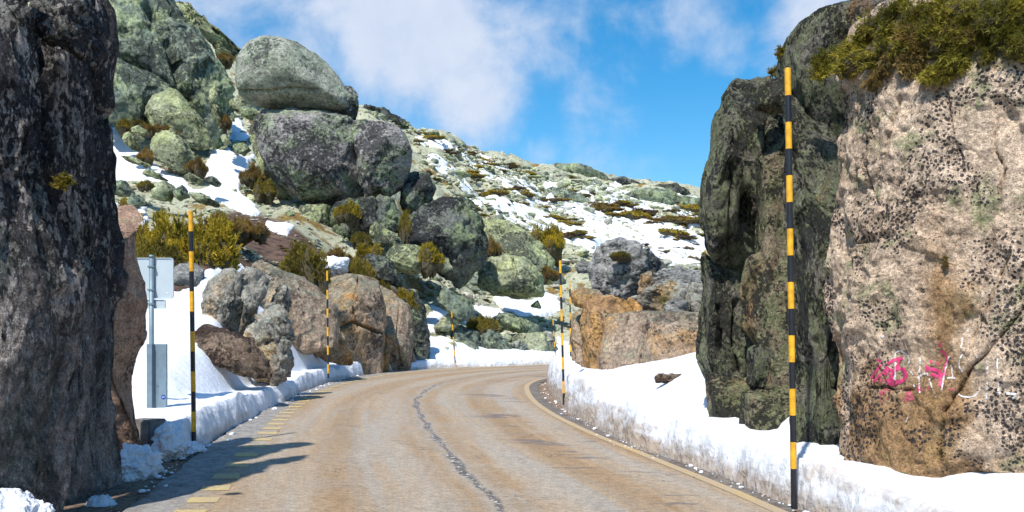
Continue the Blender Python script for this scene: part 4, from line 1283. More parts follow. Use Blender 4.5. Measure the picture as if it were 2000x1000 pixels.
# ---------------- left-hand outcrops near the bend
lo = empty('rock_outcrop', (0, 0, 0), 'weathered grey and orange rocks standing in the left snow slope', 'rock outcrop')
R([(413, 548), (432, 527), (458, 520), (474, 535), (470, 570), (452, 640), (425, 670), (406, 650), (402, 580)], 22.0, .75, M['outcrop_grey'], 'tall_rock', p=2.3, seed=70, amp=0.035, n=44, parent=lo)
R([(470, 536), (500, 528), (524, 536), (520, 575), (500, 620), (495, 690), (450, 680), (436, 620), (462, 575)], 22.4, .7, M['outcrop_grey'], 'tall_rock', p=2.6, seed=71, amp=0.05, n=46, parent=lo, cracks=[[(472, 540, .05, .25), (468, 600), (460, 640)]])
R([(500, 625), (515, 600), (535, 588), (556, 610), (566, 660), (570, 740), (545, 752), (505, 745), (484, 700), (484, 640)], 21.8, .8, M['outcrop_grey'], 'front_rock', p=3.4, facet=1.0, seed=72, amp=0.04, n=50, parent=lo)
R([(536, 570), (552, 552), (563, 560), (563, 640), (552, 660), (532, 610)], 23.0, .5, M['outcrop_grey'], 'front_rock', p=2.6, seed=73, amp=0.04, n=32, parent=lo)
R([(440, 610), (480, 600), (505, 640), (500, 668), (450, 660), (432, 640)], 22.9, .5, M['outcrop'], 'front_rock', p=2.6, seed=74, amp=0.05, n=32, parent=lo)
R([(370, 650), (388, 636), (412, 636), (450, 648), (492, 664), (516, 692), (536, 728), (530, 742), (480, 738), (420, 712), (374, 680)], 19.6, .6, M['earthy'], 'mossy_rock', kx=0.9, kz=1.2, p=2.6, seed=75, amp=0.03, n=50,
  label='low mossy brown rock in front of the grey outcrop in left snow', cat='rock')
R([(338, 530), (352, 516), (380, 513), (398, 528), (398, 556), (372, 570), (340, 574), (330, 555)], 24.5, .6, M['slab_grey'], 'grey_boulder', p=2.3, seed=76, amp=0.03, label='rounded grey boulder on the snow right behind the road sign', cat='boulder')

oc = empty('rock_outcrop', (0, 0, 0), 'long brown granite outcrop above the outer edge of the bend', 'rock outcrop')
R([(478, 510), (500, 505), (560, 530), (620, 562), (665, 600), (660, 680), (600, 690), (545, 660), (505, 580)], 30.0, 1.3, M['outcrop'], 'sloping_slab', kx=.45, kz=.3, p=3.2, seed=80, amp=0.022, n=80, parent=oc, cuts=7)
R([(556, 592), (590, 575), (640, 600), (665, 650), (688, 688), (686, 715), (640, 712), (592, 680), (560, 640)], 31.5, .8, M['outcrop'], 'lower_block', kx=.4, p=2.8, seed=81, amp=0.03, n=54, parent=oc, cell=1)
R([(618, 548), (645, 534), (700, 536), (740, 548), (754, 600), (752, 700), (748, 760), (690, 760), (665, 690), (645, 640), (622, 600)], 36.2, 1.6, M['outcrop'], 'main_block', kx=.55, kz=.12, p=4.2, seed=82, amp=0.018, n=100, parent=oc, cuts=8,
  cracks=[[(640, 655, .05, .3), (690, 628), (740, 650)], [(700, 540, .03, .15), (690, 600), (700, 640)]])
R([(728, 553), (765, 568), (797, 598), (810, 640), (808, 690), (800, 745), (742, 750), (736, 640)], 38.6, 1.3, M['outcrop'], 'main_block', kx=.65, kz=.1, p=4.2, seed=83, amp=0.018, n=80, parent=oc, cuts=7, cracks=[[(738, 560, .06, .3), (735, 640), (738, 700)], [(780, 590, .03, .15), (775, 660), (782, 710)]])
R([(780, 590), (808, 578), (828, 598), (838, 645), (838, 690), (830, 735), (800, 740), (806, 650)], 41.3, 1.2, M['boulder_dark'], 'end_block', kx=.3, p=3, seed=84, amp=0.03, n=44, parent=oc)
R([(742, 650), (760, 680), (764, 745), (738, 745)], 37.2, .3, M['outcrop'], 'foot_stone', p=2.6, seed=85, amp=0.03, n=20, parent=oc)
R([(786, 690), (800, 680), (814, 700), (812, 735), (788, 735)], 39.6, .3, M['outcrop'], 'foot_stone', p=2.6, seed=86, amp=0.03, n=20, parent=oc)
R([(806, 700), (822, 692), (834, 706), (832, 735), (808, 735)], 40.6, .3, M['outcrop_grey'], 'foot_stone', p=2.6, seed=87, amp=0.03, n=20, parent=oc)

# ---------------- stacked boulders on the spur
B = lambda pts, d, T, m, s, lab, **k: R(pts, d, T, M[m], 'boulder', seed=s, label=lab, cat='boulder', **k)
B([(463, 165), (468, 122), (492, 92), (520, 82), (560, 83), (592, 92), (625, 112), (650, 138), (672, 168), (690, 195), (688, 222), (640, 226), (580, 220), (530, 212), (495, 208), (470, 190)], 50, 2.8, 'boulder_top', 90,
  'huge smooth grey-green boulder balanced on top of the stacked boulders', p=2.2, amp=0.013, cuts=1, facet=.35, n=110, cracks=[[(466, 178, .08, .2), (520, 178), (570, 172), (620, 176)]])
B([(672, 168), (690, 172), (698, 185), (700, 215), (694, 236), (664, 230), (660, 190)], 50, 1.0, 'boulder_mid', 91, 'small dark block wedged at the right end of the balanced boulder', p=2.6, amp=0.04)
B([(500, 240), (525, 222), (570, 216), (640, 226), (690, 234), (706, 262), (712, 300), (716, 360), (708, 384), (680, 398), (640, 404), (600, 400), (560, 378), (528, 340), (510, 300)], 50, 2.9, 'boulder_mid', 92,
  'largest pitted grey boulder carrying the balanced boulder', p=2.3, amp=0.018, cuts=3, n=110)
B([(690, 238), (720, 238), (760, 246), (790, 262), (806, 295), (804, 325), (788, 362), (762, 388), (722, 394), (706, 360), (700, 310), (692, 270)], 49.5, 2.4, 'boulder_mid', 93,
  'rounded grey boulder half split off to the right of the pitted one', p=2.3, amp=0.022, cuts=2, n=80)
B([(494, 250), (512, 226), (540, 228), (535, 300), (560, 370), (585, 405), (550, 400), (515, 370), (508, 320), (492, 290)], 51.5, 1.6, 'boulder_green', 94, 'green upright rock tucked behind the left of the pitted boulder', p=2.4, amp=0.03)
B([(586, 402), (645, 400), (646, 448), (600, 446), (586, 425)], 48.5, 1.0, 'boulder_green', 95, 'pale green block under the pitted boulder', p=3, amp=0.03)
B([(644, 400), (700, 388), (768, 390), (784, 425), (778, 455), (740, 478), (660, 466), (645, 440)], 48.5, 1.5, 'boulder_dark', 96, 'broad dark speckled rock holding up the two pitted boulders', p=2.7, amp=0.035, cell=.7)
B([(783, 350), (806, 332), (838, 338), (850, 372), (842, 400), (812, 425), (794, 430), (782, 400)], 50.5, 1.5, 'boulder_dark', 97, 'dark rounded rock just right of the split grey boulder', p=2.3, amp=0.03)
B([(800, 432), (826, 402), (866, 384), (910, 392), (940, 430), (950, 470), (940, 520), (900, 560), (860, 540), (800, 480)], 50, 2.6, 'boulder_dark', 98, 'big dark green leaning slab to the right of the boulder stack', kx=.2, p=2.6, amp=0.035, cell=.8, n=70)
B([(935, 430), (960, 425), (1000, 440), (1060, 480), (1085, 510), (1075, 560), (1000, 545), (955, 510), (940, 470)], 56, 2.2, 'boulder_green', 99, 'long pale green sloping slab left of the valley snow', kx=.2, p=2.6, amp=0.03)
B([(932, 525), (950, 505), (985, 498), (1030, 505), (1060, 540), (1062, 578), (1010, 584), (960, 575), (935, 560)], 53, 2.0, 'boulder_green', 100, 'large pale green boulder with a crack above the valley snow patch', p=2.5, amp=0.025, n=60, cracks=[[(1000, 502, .06, .3), (1005, 530), (1000, 545)]])
B([(752, 492), (775, 478), (815, 480), (838, 496), (838, 520), (815, 538), (780, 532), (758, 512)], 46, 1.2, 'boulder_green', 101, 'smooth pale green boulder low below the dark leaning slab', p=2.3, amp=0.025)
B([(722, 445), (735, 436), (752, 445), (772, 455), (766, 480), (738, 486), (726, 470)], 46.5, .7, 'boulder_green', 102, 'angular pale green stone below the dark speckled rock', p=2.8, amp=0.04)
B([(762, 462), (775, 454), (786, 475), (775, 482), (758, 482)], 46.3, .4, 'boulder_green', 103, 'little green stone wedged beside the angular pale stone', p=2.4, amp=0.04)
B([(696, 510), (725, 500), (760, 505), (790, 560), (780, 565), (720, 545)], 42, 1.0, 'boulder_dark', 104, 'dark grey slab sloping down right above the long brown outcrop', kx=.3, p=2.6, amp=0.04)
B([(836, 514), (850, 502), (876, 504), (885, 522), (870, 532), (845, 532)], 47, .6, 'boulder_green', 105, 'small rounded green stone to the right of the smooth pale boulder', p=2.3, amp=0.03)
B([(842, 570), (870, 560), (920, 590), (930, 620), (900, 625), (860, 600)], 46, 1.0, 'boulder_teal', 106, 'grey-green slab tilting toward the far pole', kx=.3, p=2.6, amp=0.04)
B([(885, 640), (900, 635), (935, 650), (938, 700), (878, 700)], 46.5, .8, 'boulder_teal', 107, 'low grey-green rock immediately right of the small far pole', p=2.7, amp=0.04)
B([(932, 655), (950, 642), (975, 652), (1000, 680), (1006, 705), (935, 705)], 46.8, .9, 'boulder_teal', 108, 'wedge-shaped mossy rock in the middle of the far snow edge', p=2.6, amp=0.04)
B([(998, 655), (1010, 650), (1060, 652), (1070, 668), (1080, 715), (1050, 715), (1008, 712)], 48.5, .9, 'boulder_green', 109, 'square pale green block behind the far snow edge near the bend', p=3.4, amp=0.03)
B([(1066, 668), (1080, 664), (1090, 690), (1090, 715), (1070, 715)], 49, .6, 'boulder_dark', 110, 'dark narrow rock right of the square green block', p=2.6, amp=0.04)
B([(962, 622), (985, 612), (1025, 625), (1062, 645), (1060, 655), (1010, 650), (975, 640)], 50, 1.0, 'boulder_teal', 111, 'long flat teal slab lying above the square green block', kx=.1, p=2.4, amp=0.04)
B([(862, 625), (880, 610), (900, 625), (890, 645), (860, 650), (845, 640)], 46, .7, 'boulder_green', 112, 'green rock behind the small far pole', p=2.6, amp=0.04)
B([(1035, 598), (1050, 586), (1058, 600), (1055, 604)], 56, .5, 'boulder_teal', 113, 'small pointed rock standing alone in the valley snow', p=2.6, amp=0.03)

# ---------------- great green slabs above the left snow
gs = empty('rock_slab_wall', (0, 0, 0), 'high wall of green lichen-covered slabs rising at upper left to the ridge', 'cliff')
R([(150, -60), (300, -60), (335, 0), (372, 55), (410, 95), (436, 128), (456, 172), (452, 205), (444, 255), (434, 296), (410, 296), (370, 262), (300, 248), (215, 238), (120, 150)], 57, 3.5, M['boulder_teal'], 'great_slab', kx=.35, kz=.4, p=3.6, seed=120,
  amp=0.016, freq=1.6, cuts=12, n=140, parent=gs, cell=.45, rough=1.0, cracks=[[(290, 10, .25, .8), (330, 80), (350, 160), (400, 230)], [(200, 85, .2, .6), (280, 130), (335, 165), (360, 200)]])
R([(180, 82), (215, 95), (280, 130), (330, 160), (345, 185), (300, 210), (280, 246), (215, 236), (170, 180)], 54.5, 1.6, M['boulder_teal'], 'lower_slab', kx=.5, kz=.5, p=4.5, seed=121, amp=0.018, cuts=6, n=70, parent=gs)
R([(325, 172), (350, 180), (395, 235), (420, 290), (380, 290), (300, 250), (285, 225)], 54.5, 1.4, M['boulder_green'], 'lower_slab', kx=.4, kz=.5, p=4.5, seed=122, amp=0.018, cuts=6, n=60, parent=gs)
R([(398, 160), (410, 155), (430, 200), (442, 250), (428, 262), (415, 220)], 53, .9, M['boulder_green'], 'leaning_sliver', p=2.4, seed=123, amp=0.03, n=30, parent=gs)
R([(320, -30), (345, 0), (372, 18), (425, 62), (476, 92), (474, 112), (440, 112), (400, 80), (360, 40), (320, 10)], 68, 3.0, M['boulder_green'], 'ridge_slab', kx=.2, p=2.5, seed=124, amp=0.045, cuts=5, n=60, parent=gs, cell=1.6)
B([(298, 262), (318, 250), (345, 258), (366, 280), (378, 305), (394, 345), (360, 340), (320, 320), (300, 305), (294, 285)], 50, 1.6, 'boulder_green', 130, 'large pale green leaning rock in the snow under the slab wall', kx=.2, p=2.7, amp=0.03, cuts=6)
B([(240, 262), (252, 256), (275, 285), (278, 298), (262, 296), (244, 280)], 50, .7, 'boulder_green', 131, 'oval green rock at the snow edge left of the leaning rock', p=2.3, amp=0.03)
B([(258, 252), (272, 245), (292, 258), (280, 264), (260, 262)], 50.5, .5, 'boulder_green', 132, 'small rounded green rock topmost of the pile beside the leaning rock', p=2.3, amp=0.03)
B([(258, 266), (270, 262), (284, 272), (274, 278), (262, 274)], 49.5, .4, 'boulder_green', 133, 'small green rock in the middle of the pile beside the leaning rock', p=2.3, amp=0.03)
B([(229, 302), (245, 304), (275, 313), (296, 325), (280, 325), (245, 312)], 47, .4, 'boulder_green', 134, 'thin upper strip of green rock showing through the upper left snow', p=2.1, amp=0.03)
B([(269, 330), (290, 330), (310, 340), (326, 352), (300, 348), (275, 338)], 46, .4, 'boulder_green', 135, 'thin lower strip of green rock showing through the upper left snow', p=2.1, amp=0.03)
for k, (pts, d, lab) in enumerate([
        ([(225, 358), (245, 354), (262, 378), (250, 384), (225, 380)], 42, 'dark rounded rock against the dark cliff edge under the upper snow'),
        ([(300, 378), (325, 355), (345, 370), (330, 395), (305, 390)], 42, 'grey-green angular rock behind the golden bush'),
        ([(340, 376), (360, 362), (370, 385), (350, 392)], 42, 'pointed grey rock above the golden bush'),
        ([(376, 380), (400, 380), (430, 398), (425, 404), (390, 396)], 41, 'flat dark rock on the snow right of the golden bush'),
        ([(248, 395), (270, 380), (290, 400), (262, 405)], 40, 'low grey rock left of the golden bush top'),
        ([(358, 342), (375, 340), (395, 352), (390, 362), (365, 352)], 46, 'dark small rock at the foot of the leaning rock'),
        ([(404, 350), (418, 346), (432, 358), (425, 366), (410, 360)], 46, 'small green stone alone in the upper snow'),
        ([(430, 265), (442, 262), (452, 280), (440, 284)], 52, 'small green rock at the base of the slab wall beside the snow gully'),
        ([(456, 285), (478, 280), (490, 292), (478, 304), (460, 298)], 52, 'green boulder at the right edge of the snow gully'),
        ([(448, 200), (470, 190), (492, 205), (485, 222), (462, 220)], 54, 'green boulder jammed left of the balanced boulder foot'),
        ([(470, 212), (495, 210), (508, 226), (490, 235), (474, 228)], 53, 'pale rock just under the balanced boulder left foot')]):
    B(pts, d, 0.02 * (pts[2][0] - pts[0][0]) + .2, ['boulder_teal', 'boulder_green'][k % 2], 140 + k, lab, p=2.5, amp=0.04)

# skyline crags
B([(1066, 322), (1080, 320), (1130, 326), (1170, 334), (1190, 345), (1188, 356), (1150, 358), (1110, 345), (1075, 334)], 158, 5, 'boulder_teal', 160, 'long dark whaleback rock on the skyline left of the distant crest', p=2.6, amp=0.02, n=40)
B([(1185, 352), (1210, 348), (1240, 356), (1272, 364), (1275, 376), (1230, 374), (1190, 366)], 160, 4, 'boulder_dark', 161, 'low dark skyline rock between the whaleback and the far crag', p=2.6, amp=0.03, n=30)
B([(1272, 372), (1290, 361), (1320, 362), (1345, 370), (1352, 380), (1320, 384), (1280, 382)], 160, 4, 'boulder_dark', 162, 'dark skyline crag nearest the right-hand cliff', p=2.6, amp=0.04, n=30, cell=1)
B([(1200, 388), (1240, 375), (1300, 378), (1370, 388), (1372, 408), (1310, 410), (1230, 402)], 140, 4, 'boulder_teal', 163, 'broad blue-grey crag just below the far skyline', kz=.4, p=2.8, amp=0.03, n=50, cell=1.4)
B([(1042, 372), (1080, 368), (1130, 380), (1158, 400), (1140, 410), (1100, 408), (1060, 392)], 118, 4, 'boulder_teal', 164, 'broad cracked grey slab in the middle of the snowy hillside', kz=.4, p=2.8, amp=0.03, n=50, cell=1.4)
B([(700, 213), (720, 212), (760, 222), (800, 238), (800, 250), (740, 244), (702, 232)], 112, 4, 'boulder_dark', 165, 'dark layered ridge rock right of the balanced boulder', p=2.6, amp=0.04, n=36, cell=1.5)


# ------------------------------------------------------------------ scatter of hillside rocks
def proto_rock(seed, mat, sub=10):
    S, Fa = cube_sphere(sub)
    V = S * np.array([1, 1, 1.0])
    rs = np.random.default_rng(seed)
    V = V * np.array([1.0, rs.uniform(.7, 1.1), rs.uniform(.55, .8)])
    for c in range(9):
        nv = rs.normal(size=3); nv /= np.linalg.norm(nv)
        pr = V @ nv; lim = rs.uniform(.55, .85) * pr.max()
        V = V - np.maximum(pr - lim, 0)[:, None] * nv * .92
    N = vnormals(V, Fa)
    V = V + N * (0.06 * fbm(V * 2.2 + seed, 3, seed) + .025 * fbm(V * 7 + seed, 2, seed))[:, None]
    return V, Fa


def place_field():
    protos = []
    for i in range(12):
        V, Fa = proto_rock(200 + i, None, 9)
        protos.append((V, Fa, mesh_np('hillside_rock', V, Fa, M['scree%d' % (i % 4)])))
    rs = np.random.default_rng(99)
    regions = [  # polygon, depth range, count weight, px size range, snow allowed
        ([(640, 400), (820, 440), (960, 420), (1090, 470), (1110, 560), (1085, 690), (850, 690), (780, 560), (660, 480)], (42, 74), 150, (12, 44)),
        ([(225, 240), (300, 250), (500, 300), (640, 440), (640, 500), (500, 440), (225, 400)], (36, 62), 34, (8, 26)),
        ([(440, 110), (505, 240), (520, 400), (450, 420), (430, 240)], (48, 66), 36, (10, 34)),
        ([(810, 260), (980, 320), (1380, 390), (1380, 560), (1110, 520), (940, 430), (820, 330)], (70, 160), 330, (9, 36)),
        ([(700, 215), (840, 255), (1000, 320), (1200, 380), (1000, 350), (760, 240)], (85, 150), 100, (9, 30)),
        ([(420, 440), (620, 520), (640, 560), (480, 510)], (28, 36), 22, (5, 12)),
        ([(840, 630), (900, 640), (930, 690), (850, 680)], (41, 48), 30, (4, 12)),
    ]
    cand = []
    for ri, (pg, dr, cnt, szr) in enumerate(regions):
        pg_ = np.array(pg)
        m = cnt * 90
        px = rs.uniform(pg_[:, 0].min(), pg_[:, 0].max(), m); d = np.exp(rs.uniform(np.log(dr[0]), np.log(dr[1]), m))
        x = (px - 1000) / F * d
        z = terrain_height(x, d)
        _, py = proj(x, d, z)
        ok = (poly_sd(pg, px, py) < 0)
        dist, _ = corridor(np.stack([x, d], 1))
        ok &= dist > 2.0
        sn = np.full(m, 1e9)
        for pl in SNOW: sn = np.minimum(sn, poly_sd(pl, px, py))
        ok &= (sn > 6) | (rs.random(m) < 0.06)
        idx = np.where(ok)[0][:cnt]
        for i in idx:
            s = szr[0] * (szr[1] / szr[0]) ** (rs.random() ** 1.8) / 2 / F * d[i]
            cand.append((s * F / d[i], x[i], d[i], z[i], s, ri))
    cand.sort(key=lambda c: -c[0])
    labels = ['broken pale green lichen-covered granite rock strewn over the scree and snowy hillside', ]
    for k, (spx, x, y, z, s, ri) in enumerate(cand[:290]):
        V, Fa, me = protos[k % 12]
        o = link('hillside_rock', me, (x, y, z + s * .15))
        o.rotation_euler = (rs.uniform(-.3, .3), rs.uniform(-.3, .3), rs.uniform(0, 6.28))
        fl = 0.62 if ri in (3, 4) else 1.0
        o.scale = (s * rs.uniform(1.0, 1.5) / fl ** .6, s * rs.uniform(.8, 1.2), s * rs.uniform(.7, 1.1) * fl)
        tag(o, labels[0], 'rock', 'rocks strewn over the hillside')
    Vs, Fs, mi, k0 = [], [], [], 0
    small = [proto_rock(300 + i, None, 4) for i in range(6)]
    rest = cand[290:]
    # many more small stones
    for ri, (pg, dr, cnt, szr) in enumerate(regions):
        pg_ = np.array(pg); m = cnt * 60
        px = rs.uniform(pg_[:, 0].min(), pg_[:, 0].max(), m); d = np.exp(rs.uniform(np.log(dr[0]), np.log(dr[1]), m)); x = (px - 1000) / F * d
        z = terrain_height(x, d); _, py = proj(x, d, z)
        sn = np.full(m, 1e9)
        for pl in SNOW: sn = np.minimum(sn, poly_sd(pl, px, py))
        dist, _ = corridor(np.stack([x, d], 1))
        ok = (poly_sd(pg, px, py) < 0) & ((sn > 3) | (rs.random(m) < .08)) & (dist > 1.5)
        for i in np.where(ok)[0][:cnt * 6]:
            s = (3 * 3.2 ** (rs.random() ** 2)) / F * d[i]
            rest.append((0, x[i], d[i], z[i], s, ri))
    for (spx, x, y, z, s, ri) in rest:
        V, Fa = small[rs.integers(6)]
        a = rs.uniform(0, 6.28); ca, sa = math.cos(a), math.sin(a)
        v = V * s * np.array([rs.uniform(1, 1.5), 1, rs.uniform(.6, 1.1)])
        v = np.stack([v[:, 0] * ca - v[:, 1] * sa, v[:, 0] * sa + v[:, 1] * ca, v[:, 2]], 1) + np.array([x, y, z + s * .1])
        Vs.append(v); Fs.append(Fa + k0); k0 += len(v); mi += [rs.integers(4)] * len(Fa)
    me = mesh_np('scree', np.vstack(Vs), np.vstack(Fs), [M['scree%d' % i] for i in range(4)], mat_idx=mi)
    tag(link('scree', me), 'small broken stones covering the hillside between the bigger rocks', 'scree', kind='stuff')


place_field()


# ------------------------------------------------------------------ vegetation
def needles(tips, tdirs, tint, per, L, Wd, rs, spreadL=1.0):
    """twigs set with short needles: every twig tip gets `per` thin leaves fanned along and around its axis"""
    m = len(tips)
    ti = np.repeat(np.arange(m), per); n = len(ti)
    al = rs.uniform(-1.1, 0.15, n) * L * 1.3 * spreadL
    ax = tdirs[ti]
    r = rs.normal(size=(n, 3)); r -= (r * ax).sum(1)[:, None] * ax; r /= np.linalg.norm(r, axis=1)[:, None] + 1e-9
    d = ax * rs.uniform(.5, 1.2, n)[:, None] + r * rs.uniform(.3, .9, n)[:, None]
    d /= np.linalg.norm(d, axis=1)[:, None]
    base = tips[ti] + ax * al[:, None]
    side = np.cross(d, rs.normal(size=(n, 3))); side /= np.linalg.norm(side, axis=1)[:, None] + 1e-9
    l = (L * rs.uniform(.6, 1.2, n))[:, None]; w = Wd * rs.uniform(.7, 1.3, n)[:, None]
    V = np.stack([base - side * w * .5, base + side * w * .5, base + d * l], 1).reshape(-1, 3)
    T = np.arange(3 * n).reshape(-1, 3)
    tn = np.repeat(np.clip(tint[ti] + rs.normal(size=n) * .10, 0, 1), 3)
    return V, T, tn


def tri_mesh(name, V, T, mats, mi=None, tint=None):
    return mesh_np(name, V, T, mats, False, mat_idx=mi, attrs={'tint': tint} if tint is not None else None)


def bush_arrays(seed, mounds=7, twigs=60, per=12, L=0.10, Wd=0.03, flat=0.7, spread=0.72):
    rs = np.random.default_rng(seed)
    tips, td, tint = [], [], []
    cores = []
    for c in range(mounds):
        a = rs.uniform(0, 6.283); r = spread * math.sqrt(rs.random())
        if c == 0: r *= .3
        h = flat * rs.uniform(.45, 1.0) * math.sqrt(max(.15, 1 - (r / .95) ** 2))
        mr = rs.uniform(.26, .46)
        cen_ = np.array([r * math.cos(a), r * math.sin(a), 0])
        dd = rs.normal(size=(twigs, 3)); dd /= np.linalg.norm(dd, axis=1)[:, None]; dd[:, 2] = np.abs(dd[:, 2])
        lum = 1 + .35 * fbm(dd * 2.3 + seed + c * 3, 2, seed)
        pts = cen_ + dd * np.array([mr, mr, h]) * (lum * rs.uniform(.72, 1.08, twigs))[:, None]
        pts[:, 2] -= .06 * rs.random(twigs)
        out = dd * np.array([1, 1, .8]) + np.array([0, 0, .2]) + rs.normal(size=(twigs, 3)) * .26
        out /= np.linalg.norm(out, axis=1)[:, None]
        tips.append(pts); td.append(out); tint.append(np.clip(rs.uniform(.2, .8) + rs.normal(size=twigs) * .16, 0, 1))
        cores.append((cen_, mr, h))
    tips = np.vstack(tips); td = np.vstack(td); tint = np.concatenate(tint)
    V, T, tn = needles(tips, td, tint, per, L, Wd, rs)
    Vs, Ts, mi, k0 = [V], [T], [np.zeros(len(T))], len(V)
    S, Fa = cube_sphere(4)
    for cen_, mr, h in cores:       # dark filler lump inside every mound, blocks see-through
        C = S * np.array([mr * .72, mr * .72, h * .74]) * (1 + .3 * fbm(S * 2 + seed, 2, seed))[:, None] + cen_ - np.array([0, 0, .03])
        Tc = np.vstack([Fa[:, [0, 1, 2]], Fa[:, [0, 2, 3]]]) + k0
        Vs.append(C); Ts.append(Tc); mi.append(np.ones(len(Tc))); k0 += len(C); tn = np.concatenate([tn, np.zeros(len(C))])
    return np.vstack(Vs), np.vstack(Ts), np.concatenate(mi), tn


KINDS = ['gold', 'olive', 'brown', 'mauve']
BUSH = {}
for ki, kd in enumerate(KINDS):
    BUSH[kd] = []
    for v in range(3):
        V, T, mi, tn = bush_arrays(400 + ki * 10 + v, 6, 60, 11, .13, .055, .6)
        BUSH[kd].append(tri_mesh('heath_bush', V, T, [M['leaf_' + kd], M['bush_core']], mi, tn))
BIG = {}
for kd, fl in (('gold', .85), ('olive', .9), ('brown', .7)):
    BIG[kd] = []
    for v in range(3):
        V, T, mi, tn = bush_arrays(480 + len(BIG) * 7 + v, 11, 210, 16, .075, .021, fl, .78)
        BIG[kd].append(tri_mesh('heather_shrub', V, T, [M['leaf_' + kd], M['bush_core']], mi, tn))


def bush(kd, px, py, d, wpx, hpx, label, group=None, big=True, rz=None, tilt=0.0, name='heather_shrub'):
    """py = row of the base"""
    me = BIG[kd][(px * 7 + py) % 3]
    p = P(px, py, d)
    o = link(name, me, p)
    s = wpx / 2 / F * d * 1.08
    o.scale = (s, s, hpx / F * d / .78)
    o.rotation_euler = (0, tilt, rz if rz is not None else (px * 0.37) % 6.28)
    o.location.z -= .12 * s
    tag(o, label, 'shrub', group)
    return o


bush('gold', 378, 506, 27.5, 190, 108, 'largest golden-green heather bush above the left snow slope', rz=.5)
bush('gold', 322, 488, 28.5, 130, 84, 'golden heather bush joined to the left of the largest one')
bush('olive', 290, 512, 26.5, 90, 62, 'low olive shrub between the brown rock and the golden bush')
bush('olive', 335, 520, 26.0, 100, 50, 'low dull green shrub directly under the golden bush')
bush('brown', 430, 445, 33, 90, 48, 'brownish heather right of the golden bush under the snow tongue')
bush('brown', 480, 452, 34, 80, 40, 'brown heather strip along the top of the bare earth slope')
bush('olive', 585, 540, 33, 108, 80, 'dark round olive bush on the earth slope above the outcrop')
bush('brown', 655, 508, 42, 80, 40, 'dry brown shrub behind the snow patch on the outcrop')
bush('olive', 702, 548, 40.5, 55, 58, 'olive shrub right of the snow patch on the outcrop')
bush('gold', 782, 602, 41.3, 72, 46, 'golden green cushion shrub on the right end of the outcrop')
bush('olive', 740, 564, 41, 50, 26, 'small olive shrub trailing along the outcrop edge')
bush('gold', 684, 418, 46.5, 56, 34, 'golden shrub growing at the foot of the pitted boulder', tilt=.1)
bush('olive', 795, 450, 48, 36, 44, 'dark shrub in the cleft right of the broad speckled rock')
bush('gold', 722, 498, 44, 60, 30, 'golden shrub under the angular pale stone')
bush('olive', 702, 470, 45, 36, 24, 'small shrub under the broad speckled rock')
bush('gold', 838, 508, 45.5, 72, 42, 'yellow-brown shrub above the smooth pale boulder')
bush('brown', 385, 328, 49, 40, 34, 'rusty heather right of the leaning green rock')
bush('olive', 255, 250, 52, 60, 24, 'green shrubs at the foot of the slab wall near the cliff edge')
bush('brown', 312, 256, 52, 70, 22, 'brown shrub strip at the foot of the slab wall')
bush('brown', 284, 308, 49, 38, 28, 'rusty shrub between the rock pile and the leaning rock')
bush('brown', 437, 118, 66, 40, 26, 'brown shrub on the ridge left of the balanced boulder')
bush('brown', 440, 240, 53, 28, 26, 'brown shrub between the slab wall and the snow gully')
bush('gold', 1072, 478, 76, 84, 50, 'large yellow-green bush on the snow left of the hill')
bush('olive', 940, 640, 47, 58, 34, 'olive shrub on the rocks right of the small far pole')
bush('brown', 490, 345, 50, 46, 36, 'dull brown shrub on the left flank of the stacked boulders')
bush('olive', 520, 375, 49, 46, 34, 'olive shrub lower on the left flank of the stacked boulders')
bush('brown', 1060, 535, 55, 60, 28, 'brown shrub above the large cracked pale boulder')
bush('brown', 960, 490, 54, 36, 36, 'brown shrub in the cleft beside the dark leaning slab')
bush('olive', 1215, 498, 25.2, 56, 12, 'thin olive cushion on top of the grey cap rock')
bush('gold', 244, 403, 40, 34, 22, 'yellow tuft beside the dark cliff edge above the brown rock')
bush('olive', 285, 362, 43, 38, 16, 'small dark tuft in the snow below the leaning rock')
bush('olive', 510, 262, 53, 28, 22, 'dark tuft behind the balanced boulder foot')


